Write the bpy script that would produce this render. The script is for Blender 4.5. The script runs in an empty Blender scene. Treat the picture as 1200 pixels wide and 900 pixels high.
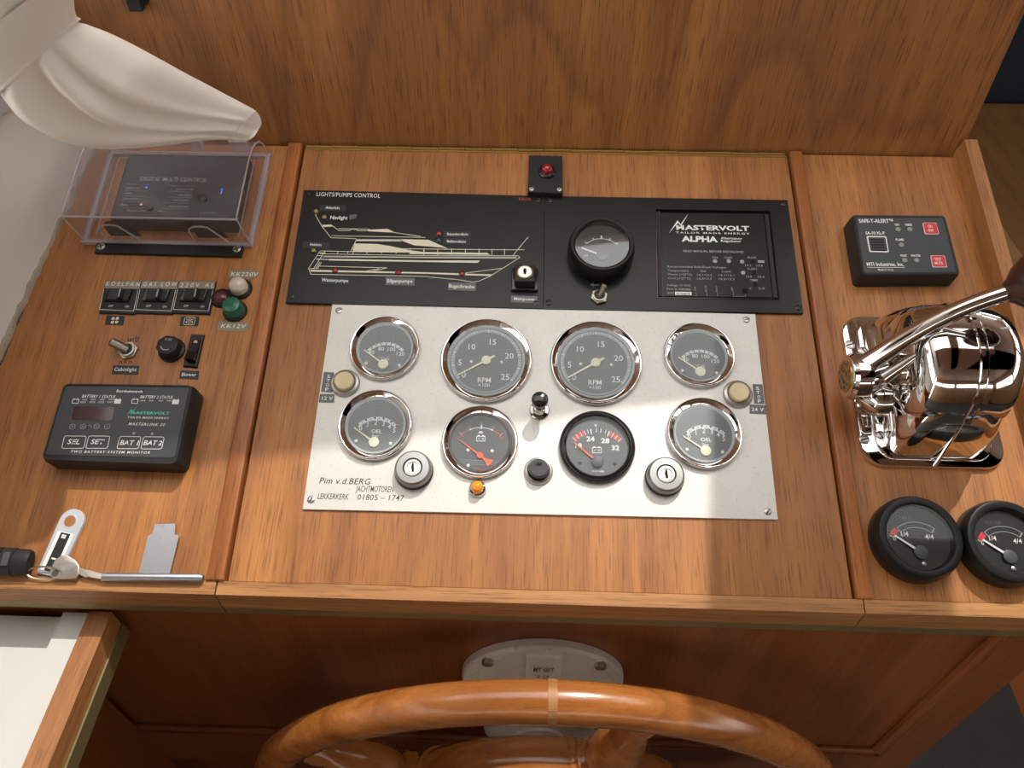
import bpy, math, random
from mathutils import Matrix, Vector
random.seed(7)
PI = math.pi
scene = bpy.context.scene
C = scene.collection

# ------------------------------------------------------------------ camera
# board frame: u right, v up the sloping dash, w out of it. Rows: camera right, down, forward.
RC = Matrix(((0.99951382, 0.02960547, -0.00977947), (0.02300724, -0.91201927, -0.40950155), (-0.02104255, 0.40907746, -0.912257)))
DIST, F = 0.64, 900.0
SL = math.radians(18.5)
BW = Matrix(((1, 0, 0, 0), (0, math.cos(SL), -math.sin(SL), 0), (0, math.sin(SL), math.cos(SL), 0.9), (0, 0, 0, 1)))
CB = Vector(RC[2]) * -DIST
cd = bpy.data.cameras.new('camera'); cam = bpy.data.objects.new('camera', cd); C.objects.link(cam)
cd.sensor_width = 36; cd.lens = 27.0; cd.clip_start = 0.01; cd.clip_end = 50
cm = Matrix.Identity(4)
for i in range(3):
    cm[i][0] = RC[0][i]; cm[i][1] = -RC[1][i]; cm[i][2] = -RC[2][i]; cm[i][3] = CB[i]
cam.matrix_world = BW @ cm
scene.camera = cam

# ------------------------------------------------------------------ light
world = bpy.data.worlds.new('sky'); scene.world = world; world.use_nodes = True
bg = world.node_tree.nodes['Background']
bg.inputs[0].default_value = (1.0, 0.98, 0.95, 1); bg.inputs[1].default_value = 3.2
sd = bpy.data.lights.new('sun', 'SUN'); sun = bpy.data.objects.new('sun', sd); C.objects.link(sun)
sd.energy = 2.9; sd.angle = math.radians(0.55); sd.color = (1.0, 0.95, 0.87)
SUN = Vector((0.30, 0.51, 1.224)).normalized()
sun.rotation_euler = SUN.to_track_quat('Z', 'Y').to_euler(); sun.location = (1, 1, 4)
scene.view_settings.view_transform = 'Standard'; scene.view_settings.look = 'None'
scene.view_settings.gamma = 1; scene.view_settings.use_curve_mapping = False
scene.view_settings.exposure = 0.0

# ------------------------------------------------------------------ helpers
def B(x, y, w=0.0):                      # a point of the dash, w above its surface
    d = RC.transposed() @ Vector(((x - 600) / F, (y - 450) / F, 1)); t = (w - CB.z) / d.z
    return CB + d * t
CW = BW @ CB
def H(x, y, axis, val):                  # a point of the room on the plane axis = val
    d = BW.to_3x3() @ (RC.transposed() @ Vector(((x - 600) / F, (y - 450) / F, 1)))
    return CW + d * ((val - CW[axis]) / d[axis])

class MB:
    def __init__(s, k=1.0): s.v = []; s.f = []; s.k = k
    def add(s, vs, fs):
        o = len(s.v); s.v += [tuple(p) for p in vs]; s.f += [tuple(i + o for i in f) for f in fs]; return s
    def box(s, x0, x1, y0, y1, z0, z1):
        return s.add([(x0,y0,z0),(x1,y0,z0),(x1,y1,z0),(x0,y1,z0),(x0,y0,z1),(x1,y0,z1),(x1,y1,z1),(x0,y1,z1)],
                     [(3,2,1,0),(4,5,6,7),(0,1,5,4),(1,2,6,5),(2,3,7,6),(3,0,4,7)])
    def hexa(s, p):                       # eight corners, bottom ring then top ring
        return s.add(p, [(3,2,1,0),(4,5,6,7),(0,1,5,4),(1,2,6,5),(2,3,7,6),(3,0,4,7)])
    def loft(s, rings, cap0=True, cap1=True, closed=True):
        n = len(rings[0]); vs = [p for r in rings for p in r]; fs = []
        for a in range(len(rings) - 1):
            for i in range(n if closed else n - 1):
                j = (i + 1) % n; fs.append((a*n+i, a*n+j, (a+1)*n+j, (a+1)*n+i))
        if cap0: fs.append(tuple(reversed(range(n))))
        if cap1: fs.append(tuple((len(rings)-1)*n + i for i in range(n)))
        return s.add(vs, fs)
    def prism(s, out, z0, z1, bev=0.0):
        cx = sum(p[0] for p in out)/len(out); cy = sum(p[1] for p in out)/len(out)
        def ins(b):
            mx = max(abs(p[0]-cx) for p in out); my = max(abs(p[1]-cy) for p in out)
            return [(cx+(p[0]-cx)*(1-b/mx), cy+(p[1]-cy)*(1-b/my)) for p in out]
        rings = [[(x, y, z0) for x, y in out]]
        if bev:
            rings.append([(x, y, z1-bev) for x, y in out]); q = ins(bev*.3); rings.append([(x, y, z1-bev*.3) for x, y in q])
            rings.append([(x, y, z1) for x, y in ins(bev)])
        else: rings.append([(x, y, z1) for x, y in out])
        return s.loft(rings)
    def lathe(s, prof, n=48, c=(0, 0, 0), cap0=False, cap1=False, axis='z', a0=0.0):
        def pt(r, z, a):
            x, y = r*math.cos(a), r*math.sin(a)
            q = (x, y, z) if axis == 'z' else ((z, x, y) if axis == 'x' else (x, -z, y))
            return (q[0]+c[0], q[1]+c[1], q[2]+c[2])
        return s.loft([[pt(r, z, a0+2*PI*i/n) for i in range(n)] for r, z in prof], cap0, cap1)
    def tube(s, path, rad, n=10, cap=True):
        P = [Vector(p) for p in path]; m = len(P); rr = rad if isinstance(rad, (list, tuple)) else [rad]*m
        T = [(P[min(i+1, m-1)] - P[max(i-1, 0)]).normalized() for i in range(m)]
        up = Vector((0, 0, 1)) if abs(T[0].z) < .9 else Vector((0, 1, 0)); nx = T[0].cross(up).normalized(); rings = []
        for i in range(m):
            nx = (nx - T[i]*nx.dot(T[i])).normalized(); ny = T[i].cross(nx)
            rings.append([tuple(P[i] + (nx*math.cos(2*PI*k/n) + ny*math.sin(2*PI*k/n))*rr[i]) for k in range(n)])
        return s.loft(rings, cap, cap)
    def ribbon(s, pts, wd, z0, z1):       # flat printed line
        m = len(pts); P = [Vector((p[0], p[1])) for p in pts]
        for i in range(m - 1):
            t = (P[i+1]-P[i]); t = t.normalized() if t.length else Vector((1, 0)); n = Vector((-t.y, t.x))*wd/2; e = t*wd*.3
            a, b = P[i]-e, P[i+1]+e
            s.prism([tuple(a-n), tuple(b-n), tuple(b+n), tuple(a+n)], z0, z1)
        return s
    def arc(s, cx, cy, r0, r1, a0, a1, z0, z1, n=24):
        A = [math.radians(a0+(a1-a0)*i/n) for i in range(n+1)]
        for i in range(n):
            q = [(cx+r*math.cos(a), cy+r*math.sin(a)) for r, a in ((r0, A[i]), (r1, A[i]), (r1, A[i+1]), (r0, A[i+1]))]
            if a1 < a0: q.reverse()
            s.hexa([(x, y, z0) for x, y in q] + [(x, y, z1) for x, y in q])
        return s
    def build(s, name, mat, parent=None, smooth=35):
        me = bpy.data.meshes.new(name); k = s.k
        me.from_pydata([(a*k, b*k, c*k) for a, b, c in s.v], [], s.f)
        me.validate(); me.update()
        o = bpy.data.objects.new(name, me); C.objects.link(o)
        if mat: me.materials.append(M[mat] if isinstance(mat, str) else mat)
        if smooth:
            me.polygons.foreach_set('use_smooth', [True]*len(me.polygons))
            me.set_sharp_from_angle(angle=math.radians(smooth))
        if parent: o.parent = parent
        return o

def tag(o, label, cat, group=None):
    o['label'] = label; o['category'] = cat
    if group: o['group'] = group
    return o
def thing(name, label, cat, u=0, v=0, w=0, group=None):       # stands on the sloping dash
    o = bpy.data.objects.new(name, None); C.objects.link(o); o.empty_display_size = .01
    o.matrix_world = BW @ Matrix.Translation((u, v, w)); tag(o, label, cat, group)
    o['_u'] = 0; del o['_u']; ORG[o.name] = Vector((u, v, w)); return o
ORG = {}
def at(name, label, cat, px, w=0, group=None):
    p = B(px[0], px[1], w); return thing(name, label, cat, p.x, p.y, w, group)
def wthing(name, label, cat, loc=(0, 0, 0), group=None):
    o = bpy.data.objects.new(name, None); C.objects.link(o); o.empty_display_size = .01; o.location = loc
    if label: tag(o, label, cat, group)
    ORG[o.name] = Vector(loc); return o
def struct(o): o['kind'] = 'structure'; return o
def L(t, x, y, w=0.0):                    # photo point -> local mm of thing t, w metres above the dash
    p = (B(x, y, w) - ORG[t.name])*1000; return p
def rrect(hw, hh, r, n=5, cx=0, cy=0):
    o = []
    for sx, sy, a in ((1, 1, 0), (-1, 1, 90), (-1, -1, 180), (1, -1, 270)):
        for i in range(n+1):
            t = math.radians(a+90*i/n); o.append((cx+sx*(hw-r)+r*math.cos(t), cy+sy*(hh-r)+r*math.sin(t)))
    return o
def circ(r, n=24, cx=0, cy=0): return [(cx+r*math.cos(2*PI*i/n), cy+r*math.sin(2*PI*i/n)) for i in range(n)]

# ------------------------------------------------------------------ materials
M = {}
def mat(name, col, rough=.5, metal=0.0, **kw):
    m = bpy.data.materials.new(name); m.use_nodes = True; b = m.node_tree.nodes['Principled BSDF']
    b.inputs['Base Color'].default_value = (*col, 1); b.inputs['Roughness'].default_value = rough; b.inputs['Metallic'].default_value = metal
    for k, v in kw.items(): b.inputs[k.replace('_', ' ')].default_value = v
    M[name] = m; return m
def nodes(m): return m.node_tree.nodes, m.node_tree.links, m.node_tree.nodes['Principled BSDF']
def noise(N, Lk, src, scale, sc=1.0, det=4, rough=.55, dist=0.0):
    mp = N.new('ShaderNodeMapping'); mp.inputs['Scale'].default_value = scale; Lk.new(src, mp.inputs['Vector'])
    t = N.new('ShaderNodeTexNoise'); t.inputs['Scale'].default_value = sc; t.inputs['Detail'].default_value = det
    t.inputs['Roughness'].default_value = rough; t.inputs['Distortion'].default_value = dist; Lk.new(mp.outputs[0], t.inputs['Vector']); return t
def ramp(N, Lk, src, stops):
    r = N.new('ShaderNodeValToRGB'); e = r.color_ramp.elements
    while len(e) < len(stops): e.new(.5)
    for i, (p, c) in enumerate(stops): e[i].position = p; e[i].color = (*c, 1) if len(c) == 3 else c
    Lk.new(src, r.inputs[0]); return r
def mixc(N, Lk, fac, a, b, mode='MIX'):
    x = N.new('ShaderNodeMix'); x.data_type = 'RGBA'; x.blend_type = mode
    if isinstance(fac, (int, float)): x.inputs[0].default_value = fac
    else: Lk.new(fac, x.inputs[0])
    for i, s in ((6, a), (7, b)):
        if isinstance(s, tuple): x.inputs[i].default_value = (*s, 1)
        else: Lk.new(s, x.inputs[i])
    return x.outputs[2]
def wood(name, light, dark, grain='y', rough=.28, figure=0.0, k=1.0, coat=.25, pores=.55):
    m = mat(name, light, rough); N, Lk, b = nodes(m)
    tc = N.new('ShaderNodeTexCoord').outputs['Object']
    def S(a, l):
        return {'y': (a, l, a), 'x': (l, a, a), 'z': (a, a, l)}[grain]
    mid = tuple((p*.5+q*.5) for p, q in zip(light, dark))
    n1 = noise(N, Lk, tc, S(55*k, 2.4*k), 1, 6, .6, .6)
    base = ramp(N, Lk, n1.outputs['Fac'], [(.30, dark), (.5, mid), (.68, light)]).outputs[0]
    n2 = noise(N, Lk, tc, S(7*k, 1.5*k), 1, 3, .5, .8)
    base = mixc(N, Lk, ramp(N, Lk, n2.outputs['Fac'], [(.38, (0, 0, 0)), (.66, (.6, .6, .6))]).outputs[0], base, tuple(c*.72 for c in mid))
    if figure:
        # cathedral figure: parabolic year rings repeated over veneer leaves
        def mth(op, a, b_=None, c=None):
            x = N.new('ShaderNodeMath'); x.operation = op
            for i, q in enumerate((a, b_, c)):
                if q is None: continue
                if isinstance(q, (int, float)): x.inputs[i].default_value = q
                else: Lk.new(q, x.inputs[i])
            return x.outputs[0]
        sp_ = N.new('ShaderNodeSeparateXYZ'); Lk.new(tc, sp_.inputs[0])
        ac, al = (sp_.outputs['X'], sp_.outputs['Z' if grain == 'z' else 'Y']) if grain != 'x' else (sp_.outputs['Z'], sp_.outputs['X'])
        wob = noise(N, Lk, tc, S(5*k, 2.2*k), 1, 3, .5, .3).outputs['Fac']
        xm = mth('ADD', mth('PINGPONG', mth('ADD', mth('MULTIPLY', ac, k), mth('MULTIPLY', wob, .10)), .17), -.05)
        par = mth('MULTIPLY_ADD', mth('MULTIPLY', xm, xm), 62.0, mth('MULTIPLY', al, 1.9*k))
        wv = mth('FRACT', mth('MULTIPLY', mth('MULTIPLY_ADD', wob, .7, par), 1.55))
        base = mixc(N, Lk, ramp(N, Lk, wv, [(.0, (figure,)*3), (.12, (figure*.5,)*3), (.42, (0, 0, 0)), (.93, (figure*.25,)*3), (1, (figure,)*3)]).outputs[0], base, tuple(c*.55 for c in dark))
    n3 = noise(N, Lk, tc, S(800*k, 28*k), 1, 2, .5)
    pf = ramp(N, Lk, n3.outputs['Fac'], [(.34, (pores,)*3), (.46, (0, 0, 0))]).outputs[0]
    base = mixc(N, Lk, pf, base, tuple(c*.35 for c in dark))
    Lk.new(base, b.inputs['Base Color'])
    bp = N.new('ShaderNodeBump'); bp.inputs['Strength'].default_value = .12; bp.inputs['Distance'].default_value = .0006
    Lk.new(n3.outputs['Fac'], bp.inputs['Height']); Lk.new(bp.outputs[0], b.inputs['Normal'])
    b.inputs['Coat Weight'].default_value = coat; b.inputs['Coat Roughness'].default_value = .22
    return m
wood('dash_wood', (.51, .208, .056), (.265, .090, .021), 'y', .5, 0, 1, .04, .5)
wood('trim_wood', (.47, .165, .045), (.25, .075, .018), 'y', .45, 0, 1.3, .05)
wood('rail_wood', (.50, .22, .075), (.30, .115, .035), 'y', .45, 0, 1.3, .05)
wood('back_wood', (.44, .185, .052), (.245, .092, .024), 'z', .5, .5, 1, .03, .6)
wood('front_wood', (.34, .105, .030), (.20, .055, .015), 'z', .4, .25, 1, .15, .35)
wood('ledge_wood', (.52, .25, .088), (.30, .125, .038), 'x', .5, 0, 1.2, .03)
wood('wheel_wood', (.56, .215, .055), (.33, .10, .02), 'x', .18, .55, 1.8, .6, .3)
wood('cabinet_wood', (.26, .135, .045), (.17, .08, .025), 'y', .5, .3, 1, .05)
wood('ceiling_wood', (.23, .105, .052), (.14, .06, .028), 'x', .5, 0, 1, .05)
wood('knob_wood', (.06, .018, .010), (.03, .009, .006), 'x', .25, 0, 3, .4)
def speckle(name, col, rough, metal, dark=.8, scale=900, amt=.5, bump=0.0):
    m = mat(name, col, rough, metal); N, Lk, b = nodes(m); tc = N.new('ShaderNodeTexCoord').outputs['Object']
    n = noise(N, Lk, tc, (scale,)*3, 1, 2); n2 = noise(N, Lk, tc, (25, 25, 25), 1, 4)
    c = mixc(N, Lk, ramp(N, Lk, n.outputs['Fac'], [(.28, (amt,)*3), (.40, (0, 0, 0))]).outputs[0], col, tuple(x*dark for x in col))
    c = mixc(N, Lk, ramp(N, Lk, n2.outputs['Fac'], [(.35, (.35,)*3), (.6, (0, 0, 0))]).outputs[0], c, tuple(x*(.5+.5*dark) for x in col))
    Lk.new(c, b.inputs['Base Color'])
    if bump:
        bp = N.new('ShaderNodeBump'); bp.inputs['Strength'].default_value = bump; bp.inputs['Distance'].default_value = .0005
        Lk.new(n.outputs['Fac'], bp.inputs['Height']); Lk.new(bp.outputs[0], b.inputs['Normal'])
    return m
speckle('plate_alu', (.63, .615, .575), .45, .35, .72, 420, .6)
speckle('black_panel', (.013, .013, .014), .26, 0, 2.0, 700, .25)
speckle('black_plastic', (.018, .018, .019), .42, 0, 1.8, 1500, .4, .15)
speckle('monitor_face', (.050, .053, .060), .38, 0, 1.7, 900, .3)
mat('black_gloss', (.010, .010, .011), .16)
mat('black_rubber', (.010, .010, .011), .34)
mat('dark_hole', (.003, .003, .003), .9)
mat('chrome', (.74, .73, .72), .06, 1.0)
speckle('worn_chrome', (.50, .46, .40), .38, 1.0, .5, 300, .5)
speckle('dull_metal', (.52, .51, .49), .34, .9, .7, 1200, .5, .1)
speckle('switch_metal', (.33, .33, .32), .36, .85, .7, 1200, .5, .1)
speckle('steel_plate', (.45, .46, .49), .36, .85, .7, 300, .5)
speckle('key_metal', (.62, .60, .55), .3, .9, .7, 500, .4)
mat('brass', (.50, .34, .12), .35, .9)
speckle('brass_strip', (.30, .24, .11), .42, .6, .6, 60, .6)
mat('grey_face', (.16, .17, .175), .5)
mat('grey_sleeve', (.42, .45, .47), .45)
mat('dark_face', (.065, .066, .072), .45)
mat('volt_face', (.085, .088, .092), .45)
mat('black_face', (.014, .014, .015), .4)
mat('scale_band', (.62, .66, .67), .5)
mat('print_white', (.80, .80, .78), .6)
mat('print_grey', (.36, .37, .37), .6)
mat('print_dim', (.10, .10, .10), .6)
mat('print_cream', (.72, .68, .52), .55)
mat('print_black', (.02, .02, .02), .6)
mat('print_red', (.42, .05, .03), .5)
mat('print_teal', (.05, .55, .42), .5)
mat('needle_cream', (.80, .77, .60), .5)
mat('needle_orange', (.85, .12, .03), .45)
mat('red_block', (.55, .06, .045), .5)
mat('red_button', (.62, .035, .05), .45)
mat('cream_button', (.66, .55, .32), .38)
mat('tape_black', (.025, .026, .027), .38)
mat('tape_grey', (.10, .10, .105), .35)
mat('dymo_tape', (.26, .235, .165), .35)
mat('led_yellow', (.30, .28, .07), .2)
mat('led_red', (.45, .02, .03), .15)
mat('led_teal', (.03, .10, .09), .2)
mat('led_grey', (.26, .28, .26), .3)
mat('lens_red', (.32, .008, .012), .07, 0, Coat_Weight=.6)
mat('lens_red_dull', (.12, .025, .03), .2)
mat('lens_green', (.015, .13, .075), .25)
mat('lens_clear', (.62, .54, .46), .12, 0, Coat_Weight=.5)
mat('lens_amber', (.90, .30, .01), .08, 0, Coat_Weight=.7)
mat('display_maroon', (.045, .008, .014), .12)
mat('white_paint', (.60, .595, .57), .4)
speckle('cabin_white', (.80, .775, .73), .5, 0, .9, 40, .2)
speckle('bare_edge', (.36, .30, .23), .8, 0, .35, 250, .8, .6)
speckle('cast_cream', (.74, .71, .63), .42, 0, .55, 220, .55, .25)
mat('cloth', (.92, .875, .80), .45, 0, Sheen_Weight=.35, Sheen_Roughness=.4)
mat('window_alu', (.62, .62, .62), .5, .4)
mat('tag_grey', (.50, .53, .57), .45)
mat('tag_white', (.82, .82, .82), .4)
speckle('navy_fabric', (.010, .013, .024), .9, 0, .6, 900, .5)
speckle('carpet', (.055, .052, .050), .95, 0, .4, 350, .8, .8)
for n_ in ('black_panel', 'black_plastic', 'monitor_face', 'black_rubber', 'tape_black'): nodes(M[n_])[2].inputs['Specular IOR Level'].default_value = .28
mat('led_blue', (.05, .15, .9), .3); nodes(M['led_blue'])[2].inputs['Emission Color'].default_value = (.03, .14, 1, 1); nodes(M['led_blue'])[2].inputs['Emission Strength'].default_value = 2.2
mat('led_amber', (.9, .5, .2), .3); nodes(M['led_amber'])[2].inputs['Emission Color'].default_value = (1, .5, .2, 1); nodes(M['led_amber'])[2].inputs['Emission Strength'].default_value = .8
def clear(name, tint, ior, haze=0.0):
    m = bpy.data.materials.new(name); m.use_nodes = True; N = m.node_tree.nodes; Lk = m.node_tree.links
    N.remove(N['Principled BSDF']); out = N['Material Output']
    tr = N.new('ShaderNodeBsdfTransparent'); tr.inputs[0].default_value = (*tint, 1)
    gl = N.new('ShaderNodeBsdfGlossy'); gl.inputs['Roughness'].default_value = .03
    lwn = N.new('ShaderNodeLayerWeight'); pw = N.new('ShaderNodeMath'); pw.operation = 'POWER'; pw.inputs[1].default_value = 5; Lk.new(lwn.outputs['Facing'], pw.inputs[0])
    r0 = ((ior-1)/(ior+1))**2; fr = N.new('ShaderNodeMath'); fr.operation = 'MULTIPLY_ADD'; fr.inputs[1].default_value = 1-r0; fr.inputs[2].default_value = r0; Lk.new(pw.outputs[0], fr.inputs[0])
    mx = N.new('ShaderNodeMixShader'); Lk.new(fr.outputs[0], mx.inputs[0]); Lk.new(tr.outputs[0], mx.inputs[1]); Lk.new(gl.outputs[0], mx.inputs[2])
    last = mx
    if haze:
        df = N.new('ShaderNodeBsdfDiffuse'); df.inputs[0].default_value = (.7, .66, .68, 1)
        m2 = N.new('ShaderNodeMixShader'); m2.inputs[0].default_value = haze; Lk.new(mx.outputs[0], m2.inputs[1]); Lk.new(df.outputs[0], m2.inputs[2]); last = m2
    Lk.new(last.outputs[0], out.inputs[0]); M[name] = m
clear('gauge_glass', (.97, .98, .98), 1.27)
clear('thick_glass', (.97, .98, .98), 1.6)
clear('clear_acrylic', (.90, .88, .90), 1.5, .09)
clear('acrylic_edge', (.86, .83, .85), 1.5, .42)

# ------------------------------------------------------------------ lettering
def textmesh(s, shear=0.0, bold=0.0, spacing=1.0):
    cu = bpy.data.curves.new('lettering', 'FONT'); cu.body = s; cu.size = 1; cu.resolution_u = 2; cu.shear = shear; cu.offset = bold; cu.space_character = spacing; cu.extrude = 0
    o = bpy.data.objects.new('tmp', cu); C.objects.link(o)
    me = bpy.data.meshes.new_from_object(o); bpy.data.objects.remove(o); bpy.data.curves.remove(cu)
    return me
_h = textmesh('H'); CAP = max(v.co.y for v in _h.vertices) - min(v.co.y for v in _h.vertices)
def place(me, parent, ox, oy, z, sx, sy, ang, mt, name='lettering'):
    c, s_ = math.cos(ang), math.sin(ang)
    for v in me.vertices:
        x, y = v.co.x*sx, v.co.y*sy; v.co = Vector((ox + x*c - y*s_, oy + x*s_ + y*c, z))*.001
    me.name = name; me.materials.append(M[mt]); o = bpy.data.objects.new(name, me); C.objects.link(o); o.parent = parent; return o
def TX(t, s, p0, p1, hpx, w, mt='print_white', shear=0.0, bold=0.0, spacing=1.0):
    """text whose base line runs between two photo points on the plane w; returns a part of t"""
    me = textmesh(s, shear, bold, spacing); xs = [v.co.x for v in me.vertices]; x0, x1 = min(xs), max(xs)
    a, b = L(t, *p0, w), L(t, *p1, w); d = b - a; sx = d.length/(x1-x0); hh = (L(t, p0[0], p0[1]-hpx, w) - a).length; sy = hh/CAP
    for v in me.vertices: v.co.x -= x0
    return place(me, t, a.x, a.y, a.z+.06, sx, sy, math.atan2(d.y, d.x), mt)
def TM(t, s, cx, cy, h, z, mt='print_white', shear=0.0, bold=0.0, xs=1.0, ang=0.0, spacing=1.0):
    me = textmesh(s, shear, bold, spacing); X = [v.co.x for v in me.vertices]; mid = (min(X)+max(X))/2
    for v in me.vertices: v.co.x -= mid; v.co.y -= CAP/2
    k = h/CAP; return place(me, t, cx, cy, z, k*xs, k, ang, mt)
def poly(t, pts, w, mt, name, th=.05):     # filled flat print from photo points
    q = [L(t, x, y, w) for x, y in pts]
    ar = sum(q[i].x*q[(i+1)%len(q)].y - q[(i+1)%len(q)].x*q[i].y for i in range(len(q)))
    if ar < 0: q.reverse()
    return MB(.001).prism([(p.x, p.y) for p in q], q[0].z-.02, q[0].z+th).build(name, mt, t, 0)
def lines(t, strokes, w, wd, mt, name, th=.06):
    m = MB(.001)
    for st in strokes:
        q = [L(t, x, y, w) for x, y in st]; m.ribbon([(p.x, p.y) for p in q], wd, q[0].z-.02, q[0].z+th)
    return m.build(name, mt, t, 0)
def quad_slab(t, pts, w0, w1, mt, name, bev=0.0):   # slab with photo corners on its top plane w1
    q = [L(t, x, y, w1) for x, y in pts]; z0 = (w0-ORG[t.name].z)*1000; z1 = (w1-ORG[t.name].z)*1000
    ar = sum(q[i].x*q[(i+1)%len(q)].y - q[(i+1)%len(q)].x*q[i].y for i in range(len(q)))
    if ar < 0: q.reverse()
    return MB(.001).prism([(p.x, p.y) for p in q], z0, z1, bev).build(name, mt, t, 20)
def screw(t, x, y, z, r, kind='slot', mt='dull_metal', ang=.5):
    s = MB(.001).lathe([(r, z-.3), (r, z+.15), (r*.85, z+.5), (r*.4, z+.62)], 20, (x, y, 0), True, True).build('screw', mt, t)
    g = MB(.001)
    for a in ([ang] if kind == 'slot' else [ang, ang+PI/2]):
        d = Vector((math.cos(a), math.sin(a)))*r*.75; g.ribbon([(x-d.x, y-d.y), (x+d.x, y+d.y)], r*.28, z+.3, z+.68)
    g.build('slot', 'print_black', s, 0); return s
def pscrew(t, px, w, r, kind='slot', mt='dull_metal', ang=.5):
    p = L(t, px[0], px[1], w); return screw(t, p.x, p.y, p.z, r, kind, mt, ang)

# ------------------------------------------------------------------ cabin shell (around and above the helm)
def wbox(name, m, x0, x1, y0, y1, z0, z1, parent=None): return MB().box(x0, x1, y0, y1, z0, z1).build(name, m, parent, 0)
struct(wbox('floor', 'carpet', -1.4, 2.2, -2.6, 2.0, -.05, 0))
HZ = 1.95
def hy(x): return .375 + .131*(x+.151)
cl = MB()
def slab(p):                                # a ceiling piece from plan corners
    cl.hexa([(x, y, HZ) for x, y in p] + [(x, y, HZ+.06) for x, y in p])
slab([(-1.4, hy(-1.4)), (2.2, hy(2.2)), (2.2, 2.0), (-1.4, 2.0)])
slab([(-1.4, -2.6), (2.2, -2.6), (2.2, -.22), (-1.4, -.22)])
slab([(-1.4, -1.1), (-.95, -1.1), (-.95, hy(-.95)), (-1.4, hy(-1.4))])
slab([(.435, -1.1), (.600, -1.1), (.600, hy(.600)), (.435, hy(.435))])
slab([(.95, -1.1), (2.2, -1.1), (2.2, hy(2.2)), (.95, hy(.95))])
struct(cl.build('ceiling', 'ceiling_wood', None, 0))
bk = MB()
bk.box(-1.4, 2.2, -2.66, -2.6, 0, 1.42); bk.box(-1.4, 2.2, -2.66, -2.6, 1.7, HZ)
for x in (-1.4, -.3, .9, 2.1): bk.box(x, x+.12, -2.66, -2.6, 1.35, 1.7)
struct(bk.build('wall_back', 'cabinet_wood', None, 0))
rw = MB(); rw.box(2.2, 2.26, -2.6, 2.0, 0, 1.25); rw.box(2.2, 2.26, -2.6, 2.0, 1.7, HZ)
for y in (-2.6, -1.2, .2, 1.88): rw.box(2.2, 2.26, y, y+.12, 1.25, 1.7)
struct(rw.build('wall_right', 'cabinet_wood', None, 0))

# back panel above the dash
hb = BW @ B(640, 176)
YB = hb.y + .004
wf = wthing('wall_front', None, None, (0, YB, .95)); struct(wf)
MB().box(-.445, .4135, 0, .02, 0, .33).build('panel', 'back_wood', wf, 0)
MB().hexa([(.4135, -.0015, 0), (.4215, -.0015, 0), (.4215, .02, 0), (.4135, .02, 0), (.4045, -.0015, .33), (.4135, -.0015, .33), (.4135, .02, .33), (.4045, .02, .33)]).build('edge_strip', 'back_wood', wf, 0)
MB().box(-.445, .43, 0, .5, .33, .35).build('shelf', 'back_wood', wf, 0)
# windscreen posts beyond the shelf
wsn = MB()
for x in (-1.4, -.45, .55, 1.5): wsn.box(x, x+.07, .78, .84, 1.25, HZ)
wsn.box(-1.4, 2.2, .76, .84, 1.2, 1.3); wsn.box(-1.4, -.46, .74, .80, 0, 1.3)
struct(wsn.build('window_1', 'white_paint', None, 0))

# left wall, following the boat's side
P1 = BW @ B(108, 182); P2 = BW @ B(0, 412); dl = (P2 - P1); dl.z = 0; dl.normalize(); nl = Vector((dl.y, -dl.x, 0)); nl = nl if nl.x < 0 else -nl
A0 = P1 - dl*.10; A1 = P2 + dl*1.2
def wallstrip(m, z0, z1, t0, t1, s0=0.0, s1=1.0):
    a = A0.lerp(A1, s0); b_ = A0.lerp(A1, s1)
    p = [a + nl*t0, b_ + nl*t0, b_ + nl*t1, a + nl*t1]
    m.hexa([(q.x, q.y, z0) for q in p] + [(q.x, q.y, z1) for q in p]); return m
lw = MB(); wallstrip(lw, 0, 1.11, 0, .03); wallstrip(lw, 1.62, HZ, 0, .03); wallstrip(lw, 1.1, 1.63, 0, .03, 0, .08); wallstrip(lw, 1.1, 1.63, 0, .03, .92, 1)
WL = struct(lw.build('wall_left', 'cabin_white', None, 0))
w2 = wthing('window_2', None, None, tuple(A0)); struct(w2)
def wl(name, mt, z0, z1, t0, t1, s0, s1):
    m = MB(); wallstrip(m, z0, z1, t0, t1, s0, s1); m.v = [(x-A0.x, y-A0.y, z-A0.z) for x, y, z in m.v]; return m.build(name, mt, w2, 0)
wl('frame', 'window_alu', 1.060, 1.115, -.006, .02, .03, .97)
wl('frame', 'window_alu', 1.60, 1.64, -.006, .02, .05, .95)

# ------------------------------------------------------------------ the dash panels
GL = B(265, 682).x; GR = B(1001, 702).x; VH = B(640, 176).y; VB = B(640, 692).y
ULT = B(108, 182).x; RTI = B(1113, 184)
def panel(name, label, outl, o=(0, 0), mt='dash_wood'):
    t = thing(name, label, 'panel', o[0], o[1], 0)
    q = [((x-o[0])*1000, (y-o[1])*1000) for x, y in outl]
    MB(.001).prism(q, -18, 0, .6).build('board', mt, t, 20); return t
pl = panel('console_panel', 'varnished wooden dash panel carrying the rocker switches and battery monitor', [(-.447, VB), (GL-.0155, VB), (GL-.0155, VH), (-.417, VH)], (-.33, .04))
pc = panel('console_panel', 'varnished wooden dash panel carrying the silver gauge plate', [(GL+.0012, VB), (GR-.0012, VB), (GR-.0012, VH-.004), (GL+.0012, VH-.004)], (.02, .04))
RX1 = B(1200, 715).x + .05
pr = panel('console_panel', 'varnished wooden dash panel carrying the chrome throttle control', [(GR+.0135, VB), (.43, VB), (.415, VH), (GR+.0135, VH)], (.33, .04))
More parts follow.
